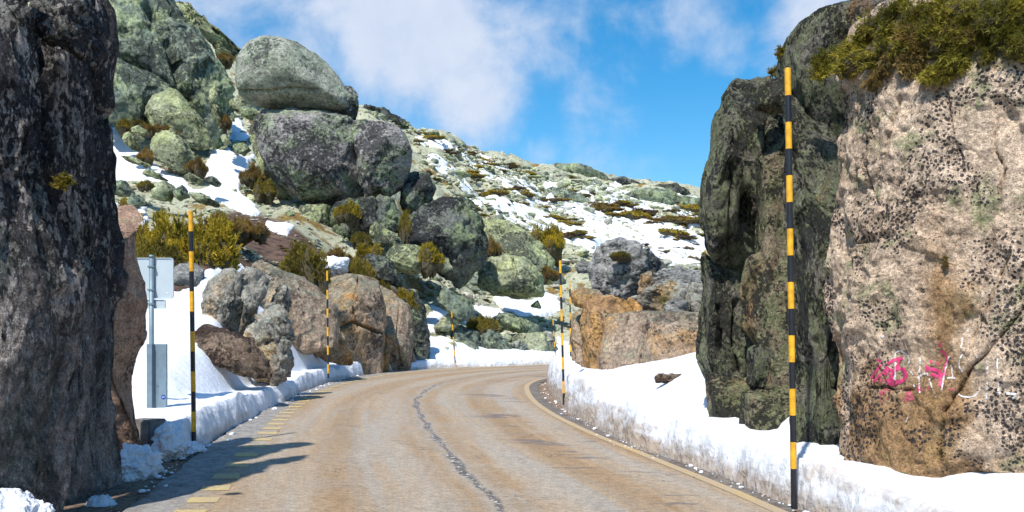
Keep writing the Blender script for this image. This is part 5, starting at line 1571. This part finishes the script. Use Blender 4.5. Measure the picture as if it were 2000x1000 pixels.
def place_bushes():
    rs = np.random.default_rng(5)
    regions = [
        ([(810, 260), (980, 320), (1160, 372), (1380, 400), (1380, 560), (1110, 520), (940, 430), (820, 330)], (70, 160), 170, (14, 56), ['gold', 'gold', 'brown', 'gold', 'mauve', 'olive']),
        ([(1150, 400), (1380, 405), (1380, 470), (1150, 460)], (95, 140), 40, (26, 84), ['gold', 'gold', 'brown', 'mauve']),
        ([(640, 430), (820, 440), (960, 420), (1090, 470), (1110, 660), (850, 670), (780, 560), (660, 480)], (42, 74), 64, (10, 30), ['olive', 'gold', 'brown', 'olive']),
        ([(420, 420), (640, 470), (640, 530), (470, 470)], (30, 42), 14, (12, 30), ['mauve', 'brown', 'olive']),
        ([(440, 110), (505, 240), (520, 420), (450, 430), (430, 240)], (48, 66), 12, (10, 24), ['brown', 'olive']),
    ]
    names = {'gold': 'golden', 'olive': 'olive green', 'brown': 'rusty brown', 'mauve': 'dull purple'}
    for (pg, dr, cnt, szr, ks) in regions:
        pg_ = np.array(pg); m = cnt * 80
        px = rs.uniform(pg_[:, 0].min(), pg_[:, 0].max(), m); d = np.exp(rs.uniform(np.log(dr[0]), np.log(dr[1]), m)); x = (px - 1000) / F * d
        z = terrain_height(x, d); _, py = proj(x, d, z)
        dist, _ = corridor(np.stack([x, d], 1))
        clus = fbm(np.stack([x * .12, d * .12, 0 * x], 1), 2, 66)
        ok = (poly_sd(pg, px, py) < 0) & (dist > 2) & (clus > -0.12)
        for i in np.where(ok)[0][:cnt]:
            kd = ks[rs.integers(len(ks))]
            s = szr[0] * (szr[1] / szr[0]) ** (rs.random() ** 1.6) / 2 / F * d[i]
            o = link('heath_bush', BUSH[kd][rs.integers(3)], (x[i], d[i], z[i] + .15 * s))
            o.scale = (s * rs.uniform(1.1, 1.7), s * rs.uniform(.9, 1.3), s * rs.uniform(.4, .7)); o.rotation_euler = (0, 0, rs.uniform(-.5, .5))
            tag(o, 'low cushion of %s heath among the rocks of the hillside' % names[kd], 'heath bush', '%s heath cushions on the hillside' % names[kd])


place_bushes()


# broom hanging over the right-hand cliff: individual plants of long fine shoots
_fc = np.empty(len(face.data.vertices) * 3, np.float32); face.data.vertices.foreach_get('co', _fc); _fc = _fc.reshape(-1, 3) + np.array(face.location)
_fb = BVHTree.FromPolygons([Vector(c) for c in _fc], [tuple(pv.vertices) for pv in face.data.polygons])


def on_face(x, y, dflt, lift=.06):
    loc, nor, i_, ds_ = _fb.ray_cast(Vector((0, 0, CAMZ)), (P(x, y, 1.0) - Vector((0, 0, CAMZ))).normalized())
    return float(loc.y) - lift if loc else dflt


dfn = lambda x: float(np.interp(x, [1500, 1600, 1700, 1850, 2000, 2200], [10.2, 9.9, 9.2, 8.4, 7.8, 7.2]))


def broom(seed, pts, d0, label, mat='leaf_green', L=.13, per=1000, rad=.16, droop=.55, dirs=(-.5, -.6, .25), name='hanging_broom'):
    """pts: (px, py) clump centres; depth d0(px)"""
    rs = np.random.default_rng(seed)
    tips, td, tint, cs = [], [], [], []
    tw = max(8, int(per / 16))
    for (x, y) in pts:
        c = np.array(P(x, y, on_face(x, y, d0(x)) if d0 is dfn else d0(x)))
        r = rad * rs.uniform(.7, 1.2)
        dd = rs.normal(size=(tw, 3)); dd /= np.linalg.norm(dd, axis=1)[:, None]; dd[:, 1] = -np.abs(dd[:, 1])
        q = c + dd * (r * rs.uniform(.55, 1.1, tw) * (1 + .35 * fbm(dd * 2.5 + x, 2, seed)))[:, None] * np.array([1.15, .8, .85])
        out = dd * .75 + np.array(dirs) + np.array([0, 0, -droop * .5]) + rs.normal(size=(tw, 3)) * .3
        out /= np.linalg.norm(out, axis=1)[:, None]
        tips.append(q); td.append(out); tint.append(np.clip(rs.uniform(.3, .7) + rs.normal(size=tw) * .2, 0, 1)); cs.append((c, r))
    V, T, tn = needles(np.vstack(tips), np.vstack(td), np.concatenate(tint), 22, L * .5, .0085, rs, 1.4)
    Vs, Ts, k0, mi = [V], [T], len(V), [np.zeros(len(T))]
    S, Fa = cube_sphere(5)
    for c, r in cs:  # dark filler lump in each clump so it cannot be seen through
        C = S * r * np.array([.85, .55, .62]) * (1 + .3 * fbm(S * 2 + seed, 2, seed))[:, None] + c + np.array([0, .04, 0])
        Tc = np.vstack([Fa[:, [0, 1, 2]], Fa[:, [0, 2, 3]]]) + k0
        Vs.append(C); Ts.append(Tc); k0 += len(C); mi.append(np.ones(len(Tc))); tn = np.concatenate([tn, np.zeros(len(C))])
    V = np.vstack(Vs); T = np.vstack(Ts)
    c0 = V.mean(0)
    me = tri_mesh(name, V - c0, T, [M[mat], M['bush_core']], np.concatenate(mi), tn)
    o = link(name, me, c0)
    tag(o, label, 'shrub')
    return o



def fill(x0, x1, y0, y1, n, seed):
    rs = np.random.default_rng(seed); return [(rs.uniform(x0, x1), rs.uniform(y0(0) if callable(y0) else y0, y1)) for _ in range(n)]
broom(1, [(1655, 110), (1668, 95), (1690, 85), (1700, 60), (1720, 45), (1740, 90), (1715, 105), (1735, 60), (1680, 118), (1660, 135), (1700, 120)], dfn, 'green broom mat at the left end of the cliff-top growth')
broom(2, [(1745, 30), (1765, 15), (1790, 30), (1770, 60), (1760, 90), (1785, 95), (1795, 65), (1810, 25), (1830, 50), (1815, 80)], dfn, 'green broom mat over the middle left of the cliff top')
broom(3, [(1840, 10), (1870, 20), (1890, 50), (1860, 60), (1845, 90), (1875, 85), (1905, 20), (1925, 45), (1910, 80), (1855, 35)], dfn, 'green broom mat over the middle right of the cliff top')
broom(4, [(1950, 10), (1970, 40), (1990, 15), (1960, 70), (1990, 70), (2020, 40), (2040, 10), (2050, 70), (1945, 40), (1985, 95), (2020, 90)], dfn, 'green broom mat at the right picture edge of the cliff top')
broom(5, [(1735, 120), (1728, 135), (1715, 150), (1706, 165)], dfn, 'leftmost tassel of broom hanging down the pink face', 'leaf_dry', rad=.085, droop=.9, dirs=(-.2, -.5, -.2), per=520, L=.12)
broom(6, [(1790, 100), (1795, 115), (1785, 130), (1772, 140), (1770, 120)], dfn, 'middle dry tassel of broom hanging down the pink face', 'leaf_dry', rad=.10, droop=.9, dirs=(-.1, -.5, -.2), per=520, L=.12)
broom(7, [(1880, 95), (1865, 110), (1850, 125), (1835, 140), (1818, 150), (1870, 125), (1845, 145)], dfn, 'long green tassel of broom hanging lowest on the pink face', 'leaf_green', rad=.12, droop=.8, dirs=(-.2, -.5, -.2), L=.13)
broom(8, [(1602, 120), (1620, 110), (1612, 132), (1600, 142)], lambda x: 11.0, 'small broom tuft behind the green column top', 'leaf_green', rad=.12)
broom(9, [(1928, 100), (1925, 115)], dfn, 'little tuft of broom in the notch of the pink face', 'leaf_green', rad=.07, per=400, L=.1, droop=.9)
broom(10, [(1780, 70), (1800, 85), (1870, 70), (1900, 75)], dfn, 'dry straw-coloured broom shoots amid the green cliff-top mat', 'leaf_dry', rad=.13, L=.15)
broom(11, [(1524, 94), (1519, 104), (1528, 100)], lambda x: 12.35, 'upper dark grass tuft on the left shoulder of the right cliff', 'leaf_olive', rad=.05, per=160, L=.12, droop=-.2, dirs=(-.4, -.2, .6), name='grass_tuft')
broom(12, [(1512, 136), (1520, 140), (1505, 140)], lambda x: 12.9, 'lower dark grass tuft on the left shoulder of the right cliff', 'leaf_olive', rad=.05, per=160, L=.12, droop=-.2, dirs=(-.4, -.2, .6), name='grass_tuft')
broom(13, [(1296, 584)], lambda x: 23.0, 'spiky green tuft on the ledge of the bend outcrop', 'leaf_olive', rad=.10, per=120, L=.28, droop=-.3, dirs=(0, -.2, .9), name='grass_tuft')
broom(14, [(1846, 505), (1848, 515)], dfn, 'tiny dry grass tuft growing from a crack high on the pink face', 'leaf_dry', rad=.02, per=50, L=.07, name='grass_tuft')
broom(15, [(122, 350), (130, 345), (118, 362), (135, 355)], lambda x: 7.55, 'small olive moss tuft growing on the dark left cliff', 'leaf_olive', rad=.05, per=220, L=.06, dirs=(.2, -.4, .2), name='moss_tuft')


# ------------------------------------------------------------------ snow poles
M['pole_yellow'] = simple_mat('pole_yellow', (0.74, 0.38, 0.015), 0.5, 0, 0.22, 14)
M['pole_black'] = simple_mat('pole_black', (0.012, 0.013, 0.018), 0.4, 0, 0.3, 6)


def snow_pole(xt, yt, xb, yb, d, nseg, seg, dia, label):
    """xt,yt top; xb,yb bottom in the photo; nseg bands counted"""
    a, b_ = P(xt, yt, d), P(xb, yb, d)
    ax = (b_ - a); Ltot = ax.length + .25; ax.normalize()
    segs = 20
    ds, s = [0.0], 0
    V, Fc, mi = [], [], []
    side = ax.cross(Vector((0, 1, 0))).normalized(); oth = ax.cross(side).normalized()
    k = 0; pos = 0.0; band = 0
    r = dia / 2
    ln = (b_ - a).length / nseg
    while pos < Ltot - 1e-4:
        nx = min(pos + ln, Ltot)
        rr = r * (1.0 if band % 2 == 0 else 1.0 - .03)
        for q in (pos, nx):
            for j in range(segs):
                an = 2 * math.pi * j / segs
                V.append(tuple(a - a + ax * q + (side * math.cos(an) + oth * math.sin(an)) * rr))
        for j in range(segs):
            Fc.append((k + j, k + (j + 1) % segs, k + segs + (j + 1) % segs, k + segs + j)); mi.append(1 if (nseg > 15 and band >= 15) else band % 2)
        k += 2 * segs; pos = nx; band += 1
    # domed cap
    base = len(V)
    for rr_, zz in ((1.0, 0), (.92, -.006), (.55, -.012), (.02, -.014)):
        for j in range(segs):
            an = 2 * math.pi * j / segs
            V.append(tuple(ax * zz + (side * math.cos(an) + oth * math.sin(an)) * r * rr_))
    for i in range(3):
        for j in range(segs):
            Fc.append((base + i * segs + j, base + (i + 1) * segs + j, base + (i + 1) * segs + (j + 1) % segs, base + i * segs + (j + 1) % segs)); mi.append(0)
    off = np.array(b_ - a)
    me = mesh_np('snow_pole', np.array(V) - off, np.array(Fc), [M['pole_yellow'], M['pole_black']], True, mat_idx=mi)
    o = link('snow_pole', me, b_)
    tag(o, label, 'snow pole', 'yellow and black snow poles along the road')


snow_pole(1538.5, 135, 1551, 988, 9.15, 16.4, .27, .062, 'tallest snow pole in front of the right-hand cliff')
snow_pole(372.5, 413, 379, 874, 12.6, 11.8, .27, .064, 'snow pole standing at the left gutter beside the road sign')
snow_pole(1094, 510, 1101, 769, 20.8, 11.05, .27, .054, 'snow pole in the right snow bank at the inside of the bend')
snow_pole(639, 530, 641, 722, 26.7, 10.6, .27, .056, 'snow pole in the left snow in front of the long brown outcrop')
snow_pole(1113, 549, 1114.5, 692, 31.7, 9.3, .27, .05, 'snow pole close against the left end of the bend outcrop')
snow_pole(882, 608, 889, 708, 39.5, 8, .27, .055, 'snow pole at the far outer snow edge beside the green rocks')
snow_pole(1080, 625, 1085.5, 705, 44.3, 7.5, .27, .052, 'smallest farthest snow pole where the road disappears')

# ------------------------------------------------------------------ road sign seen from behind, steel channel, concrete block
M['steel'] = simple_mat('galvanised_steel', (0.17, 0.235, 0.28), 0.5, 0.2, 0.12, 8)
M['steel_dark'] = simple_mat('galvanised_steel_dull', (0.16, 0.20, 0.24), 0.5, 0.35, 0.15, 8)
M['sign_back'] = simple_mat('sign_back_grey', (0.50, 0.57, 0.61), 0.5, 0.2, 0.05, 4)
M['blue'] = simple_mat('sticker_blue', (0.01, 0.05, 0.30), 0.4)
M['white'] = simple_mat('sticker_white', (0.75, 0.77, 0.8), 0.5)
M['concrete'] = simple_mat('concrete_weathered', (0.17, 0.155, 0.14), 0.9, 0, 0.35, 9, 0.6)
import bmesh


def bm_obj(name, bm, mat, parent=None, loc=(0, 0, 0), smooth_=False):
    me = bpy.data.meshes.new(name); bm.normal_update(); bm.to_mesh(me); bm.free(); me.materials.append(mat)
    if smooth_:
        for pg in me.polygons: pg.use_smooth = True
    return link(name, me, loc, parent)


def rounded_plate(w, h, r, t, frame=0.0):
    bm = bmesh.new(); pts = []
    for cx, cz, a0 in ((w / 2 - r, h / 2 - r, 0), (-w / 2 + r, h / 2 - r, 90), (-w / 2 + r, -h / 2 + r, 180), (w / 2 - r, -h / 2 + r, 270)):
        for k in range(7):
            a = math.radians(a0 + 15 * k); pts.append((cx + r * math.cos(a), cz + r * math.sin(a)))
    vs = [bm.verts.new((x, 0, z)) for x, z in pts]
    f = bm.faces.new(vs)
    ret = bmesh.ops.extrude_face_region(bm, geom=[f])
    bmesh.ops.translate(bm, verts=[v for v in ret['geom'] if isinstance(v, bmesh.types.BMVert)], vec=(0, t, 0))
    # folded rim towards the viewer
    if frame:
        inner = [bm.verts.new((x * (1 - frame / w * 2), -0.014, z * (1 - frame / h * 2))) for x, z in pts]
        outer = [bm.verts.new((x, -0.014, z)) for x, z in pts]
        inn2 = [bm.verts.new((x * (1 - frame / w * 2), 0, z * (1 - frame / h * 2))) for x, z in pts]
        n = len(pts)
        for i in range(n):
            j = (i + 1) % n
            bm.faces.new((outer[i], outer[j], inner[j], inner[i])); bm.faces.new((vs[i], vs[j], outer[j], outer[i])); bm.faces.new((inner[i], inner[j], inn2[j], inn2[i]))
    bmesh.ops.recalc_face_normals(bm, faces=bm.faces)
    return bm


def cyl(r, z0, z1, seg=20, x=0, y=0, cap=True):
    bm = bmesh.new()
    ret = bmesh.ops.create_cone(bm, cap_ends=cap, segments=seg, radius1=r, radius2=r, depth=z1 - z0)
    bmesh.ops.translate(bm, verts=bm.verts, vec=(x, y, (z0 + z1) / 2))
    return bm


def box(x0, x1, y0, y1, z0, z1, bev=0.0):
    bm = bmesh.new(); bmesh.ops.create_cube(bm, size=1)
    for v in bm.verts:
        v.co = ((x0 if v.co.x < 0 else x1), (y0 if v.co.y < 0 else y1), (z0 if v.co.z < 0 else z1))
    if bev: bmesh.ops.bevel(bm, geom=bm.edges[:], offset=bev, segments=2, affect='EDGES')
    return bm


DS = 15.2
ppm = F / DS
sbase = P(296, 840, DS)
sg = empty('road_sign', sbase, 'grey back of a road sign on a steel post left of the road', 'road sign')
def sz(y): return P(0, y, DS).z - sbase.z
bm_obj('post', cyl(.038, sz(900), sz(501)), M['steel'], sg, smooth_=True)
bm_obj('post_cap', cyl(.042, sz(504), sz(498)), M['steel'], sg, smooth_=True)
pw, ph = 76 / ppm, 80 / ppm
pl = bm_obj('sign_plate', rounded_plate(pw, ph, .05, .02, .012), M['sign_back'], sg, ((299 - 296 + 0) / ppm, .045, (sz(503) + sz(583)) / 2))
sl = bm_obj('small_plate', rounded_plate(40 / ppm, 18 / ppm, .025, .02, .01), M['sign_back'], sg, (5 / ppm, .045, (sz(585) + sz(602)) / 2))
for y in (521, 566, 594):
    bm_obj('clamp', box(-.052, .052, -.047, .044, sz(y) - .016, sz(y) + .016, .004), M['steel'], sg)
st = bm_obj('maker_sticker', box(-.022, .022, -.004, 0, -.008, .008), M['white'], pl, (pw * .32, 0, -ph * .36))

DC = 14.3
cb = P(307, 850, DC)
pc = F / DC
ch = empty('steel_channel', cb, 'tall folded steel channel section standing in snow in front of the sign post', 'steel channel')
hh = 178 / pc
# folded profile (x, y): left flange, recess, right flange
prof = [(-.162, .0), (-.155, -.02), (-.075, -.02), (-.06, .06), (.015, .06), (.035, -.02), (.15, -.02), (.160, .0)]
bm = bmesh.new()
top_, bot_ = [], []
for x, y in prof:
    bot_.append(bm.verts.new((x, y, -.05))); top_.append(bm.verts.new((x, y, hh)))
bt2, tp2 = [], []
for x, y in prof:
    bt2.append(bm.verts.new((x * .985, y + .006, -.05))); tp2.append(bm.verts.new((x * .985, y + .006, hh)))
for i in range(len(prof) - 1):
    bm.faces.new((bot_[i], bot_[i + 1], top_[i + 1], top_[i])); bm.faces.new((bt2[i + 1], bt2[i], tp2[i], tp2[i + 1])); bm.faces.new((top_[i], top_[i + 1], tp2[i + 1], tp2[i]))
bmesh.ops.recalc_face_normals(bm, faces=bm.faces)
bm_obj('channel_body', bm, M['steel'], ch)
bm_obj('bolt', cyl(.007, -.004, .004, 8), M['steel_dark'], ch, (-.03, .055, hh * .54)).rotation_euler = (math.pi / 2, 0, 0)
bm_obj('bolt', cyl(.007, -.004, .004, 8), M['steel_dark'], ch, (-.005, .055, hh * .54)).rotation_euler = (math.pi / 2, 0, 0)
stk = bm_obj('round_sticker', cyl(.034, -.002, .002, 28), M['blue'], ch, (.105, -.0245, hh * .42)); stk.rotation_euler = (math.pi / 2, 0, 0)
for k in range(5):
    b_ = bm_obj('sticker_marking', box(-.0035, .0035, -.004, .004, .0, .0012), M['white'], stk, (-.018 + .009 * k, 0, .002))

cbk = bm_obj('concrete_block', box(-.20, .18, -.16, .18, -.1, .40, .02), M['concrete'], None, P(287, 878, 12.1))
cbk.rotation_euler = (0, 0, -.35)
tag(cbk, 'weathered dark concrete block beside the snow at the foot of the sign', 'concrete block')


# ------------------------------------------------------------------ loose snow lumps
def lump(poly, d, T, seed, label, dirt=.3, p=2.1, amp=.06):
    o = rock(poly, d, T, M['snow'], 'snow_lump', seed=seed, amp=amp, freq=1.5, cuts=0, label=label, cat='snow', p=p, rough=.5, n=46)
    me = o.data; n = len(me.vertices); co = np.empty(n * 3, np.float32); me.vertices.foreach_get('co', co); z = co.reshape(-1, 3)[:, 2]
    zz = (z - z.min()) / (z.max() - z.min())
    at = me.attributes.new('dirt', 'FLOAT', 'POINT'); at.data.foreach_set('value', (dirt * (1 - zz) + .05).astype(np.float32))
    return o


lump([(-60, 975), (0, 966), (40, 966), (75, 975), (98, 998), (100, 1060), (-60, 1080)], 7.2, .5, 500, 'rounded snow heap in the bottom left corner below the cliff', .05)
lump([(236, 890), (250, 868), (280, 868), (312, 885), (318, 915), (290, 945), (262, 965), (240, 950), (232, 915)], 10.6, .28, 501, 'dirty snow heap against the cliff foot nearest the concrete block', .5)
lump([(300, 880), (315, 830), (335, 822), (358, 842), (372, 870), (355, 890), (335, 905), (312, 918)], 11.9, .3, 502, 'steep snow heap between the concrete block and the left pole', .4)
lump([(168, 985), (185, 970), (210, 968), (228, 985), (225, 1030), (170, 1030)], 9.0, .18, 503, 'small snow heap at the cliff foot near the bottom edge', .4)
lump([(340, 905), (352, 878), (372, 862), (392, 870), (402, 880), (385, 888), (362, 900)], 12.3, .25, 504, 'low snow heap around the foot of the left pole', .35)
lump([(624, 506), (650, 502), (682, 506), (680, 530), (652, 540), (628, 540)], 40, .8, 505, 'white snow patch on top of the outcrop behind the pole', .02, amp=.04)
for k, (x, y, w, h, d, lab) in enumerate([(1480, 945, 150, 40, 10.2, 'near'), ]):
    pass


# ------------------------------------------------------------------ crumbs of snow and grit at the foot of the banks
def crumbs(name, foot, zf, side, n, mat, smin, smax, rng_, seed, label, cat, flat=.7, y0=8.0, y1=36.0):
    rs = np.random.default_rng(seed)
    sel = foot[(foot[:, 1] > y0) & (foot[:, 1] < y1)]
    T = np.gradient(sel, axis=0); T /= np.linalg.norm(T, axis=1)[:, None]
    N = np.stack([T[:, 1], -T[:, 0]], 1) * side
    protos_ = [proto_rock(700 + seed + i, None, 3) for i in range(5)]
    Vs, Fs, k0 = [], [], 0
    for _ in range(n):
        i = int(len(sel) * rs.random() ** 1.5)
        t = -abs(rs.normal()) * rng_
        sc = smin * (smax / smin) ** (rs.random() ** 2.2)
        x, y = sel[i] + N[i] * t
        V, Fa = protos_[rs.integers(5)]
        a = rs.uniform(0, 6.28); v = V * sc * np.array([1, 1, flat])
        v = np.stack([v[:, 0] * math.cos(a) - v[:, 1] * math.sin(a), v[:, 0] * math.sin(a) + v[:, 1] * math.cos(a), v[:, 2]], 1)
        Vs.append(v + np.array([x, y, float(zf(sel[i, 1])) + sc * .25])); Fs.append(Fa + k0); k0 += len(V)
    V = np.vstack(Vs)
    me = mesh_np(name, V, np.vstack(Fs), mat, attrs={'dirt': np.full(len(V), .25)})
    tag(link(name, me), label, cat, kind='stuff')


crumbs('snow_crumbs', rfoot, zin, 1, 130, M['snow'], .012, .06, .10, 1, 'crumbs of snow fallen on the asphalt along the right bank', 'snow')
crumbs('snow_crumbs', lfoot, zout, -1, 170, M['snow'], .012, .07, .10, 2, 'crumbs of snow fallen in the gutter along the left bank', 'snow', y0=9.5)
crumbs('grit', lfoot, zout, -1, 700, M['left_base'], .008, .028, .28, 3, 'loose brown grit and stones lying in the left gutter', 'grit', .6, 8.0, 24)
crumbs('grit', rfoot, zin, 1, 300, M['left_base'], .006, .022, .14, 4, 'loose dark grit along the right road edge', 'grit', .6, 7.5, 28)
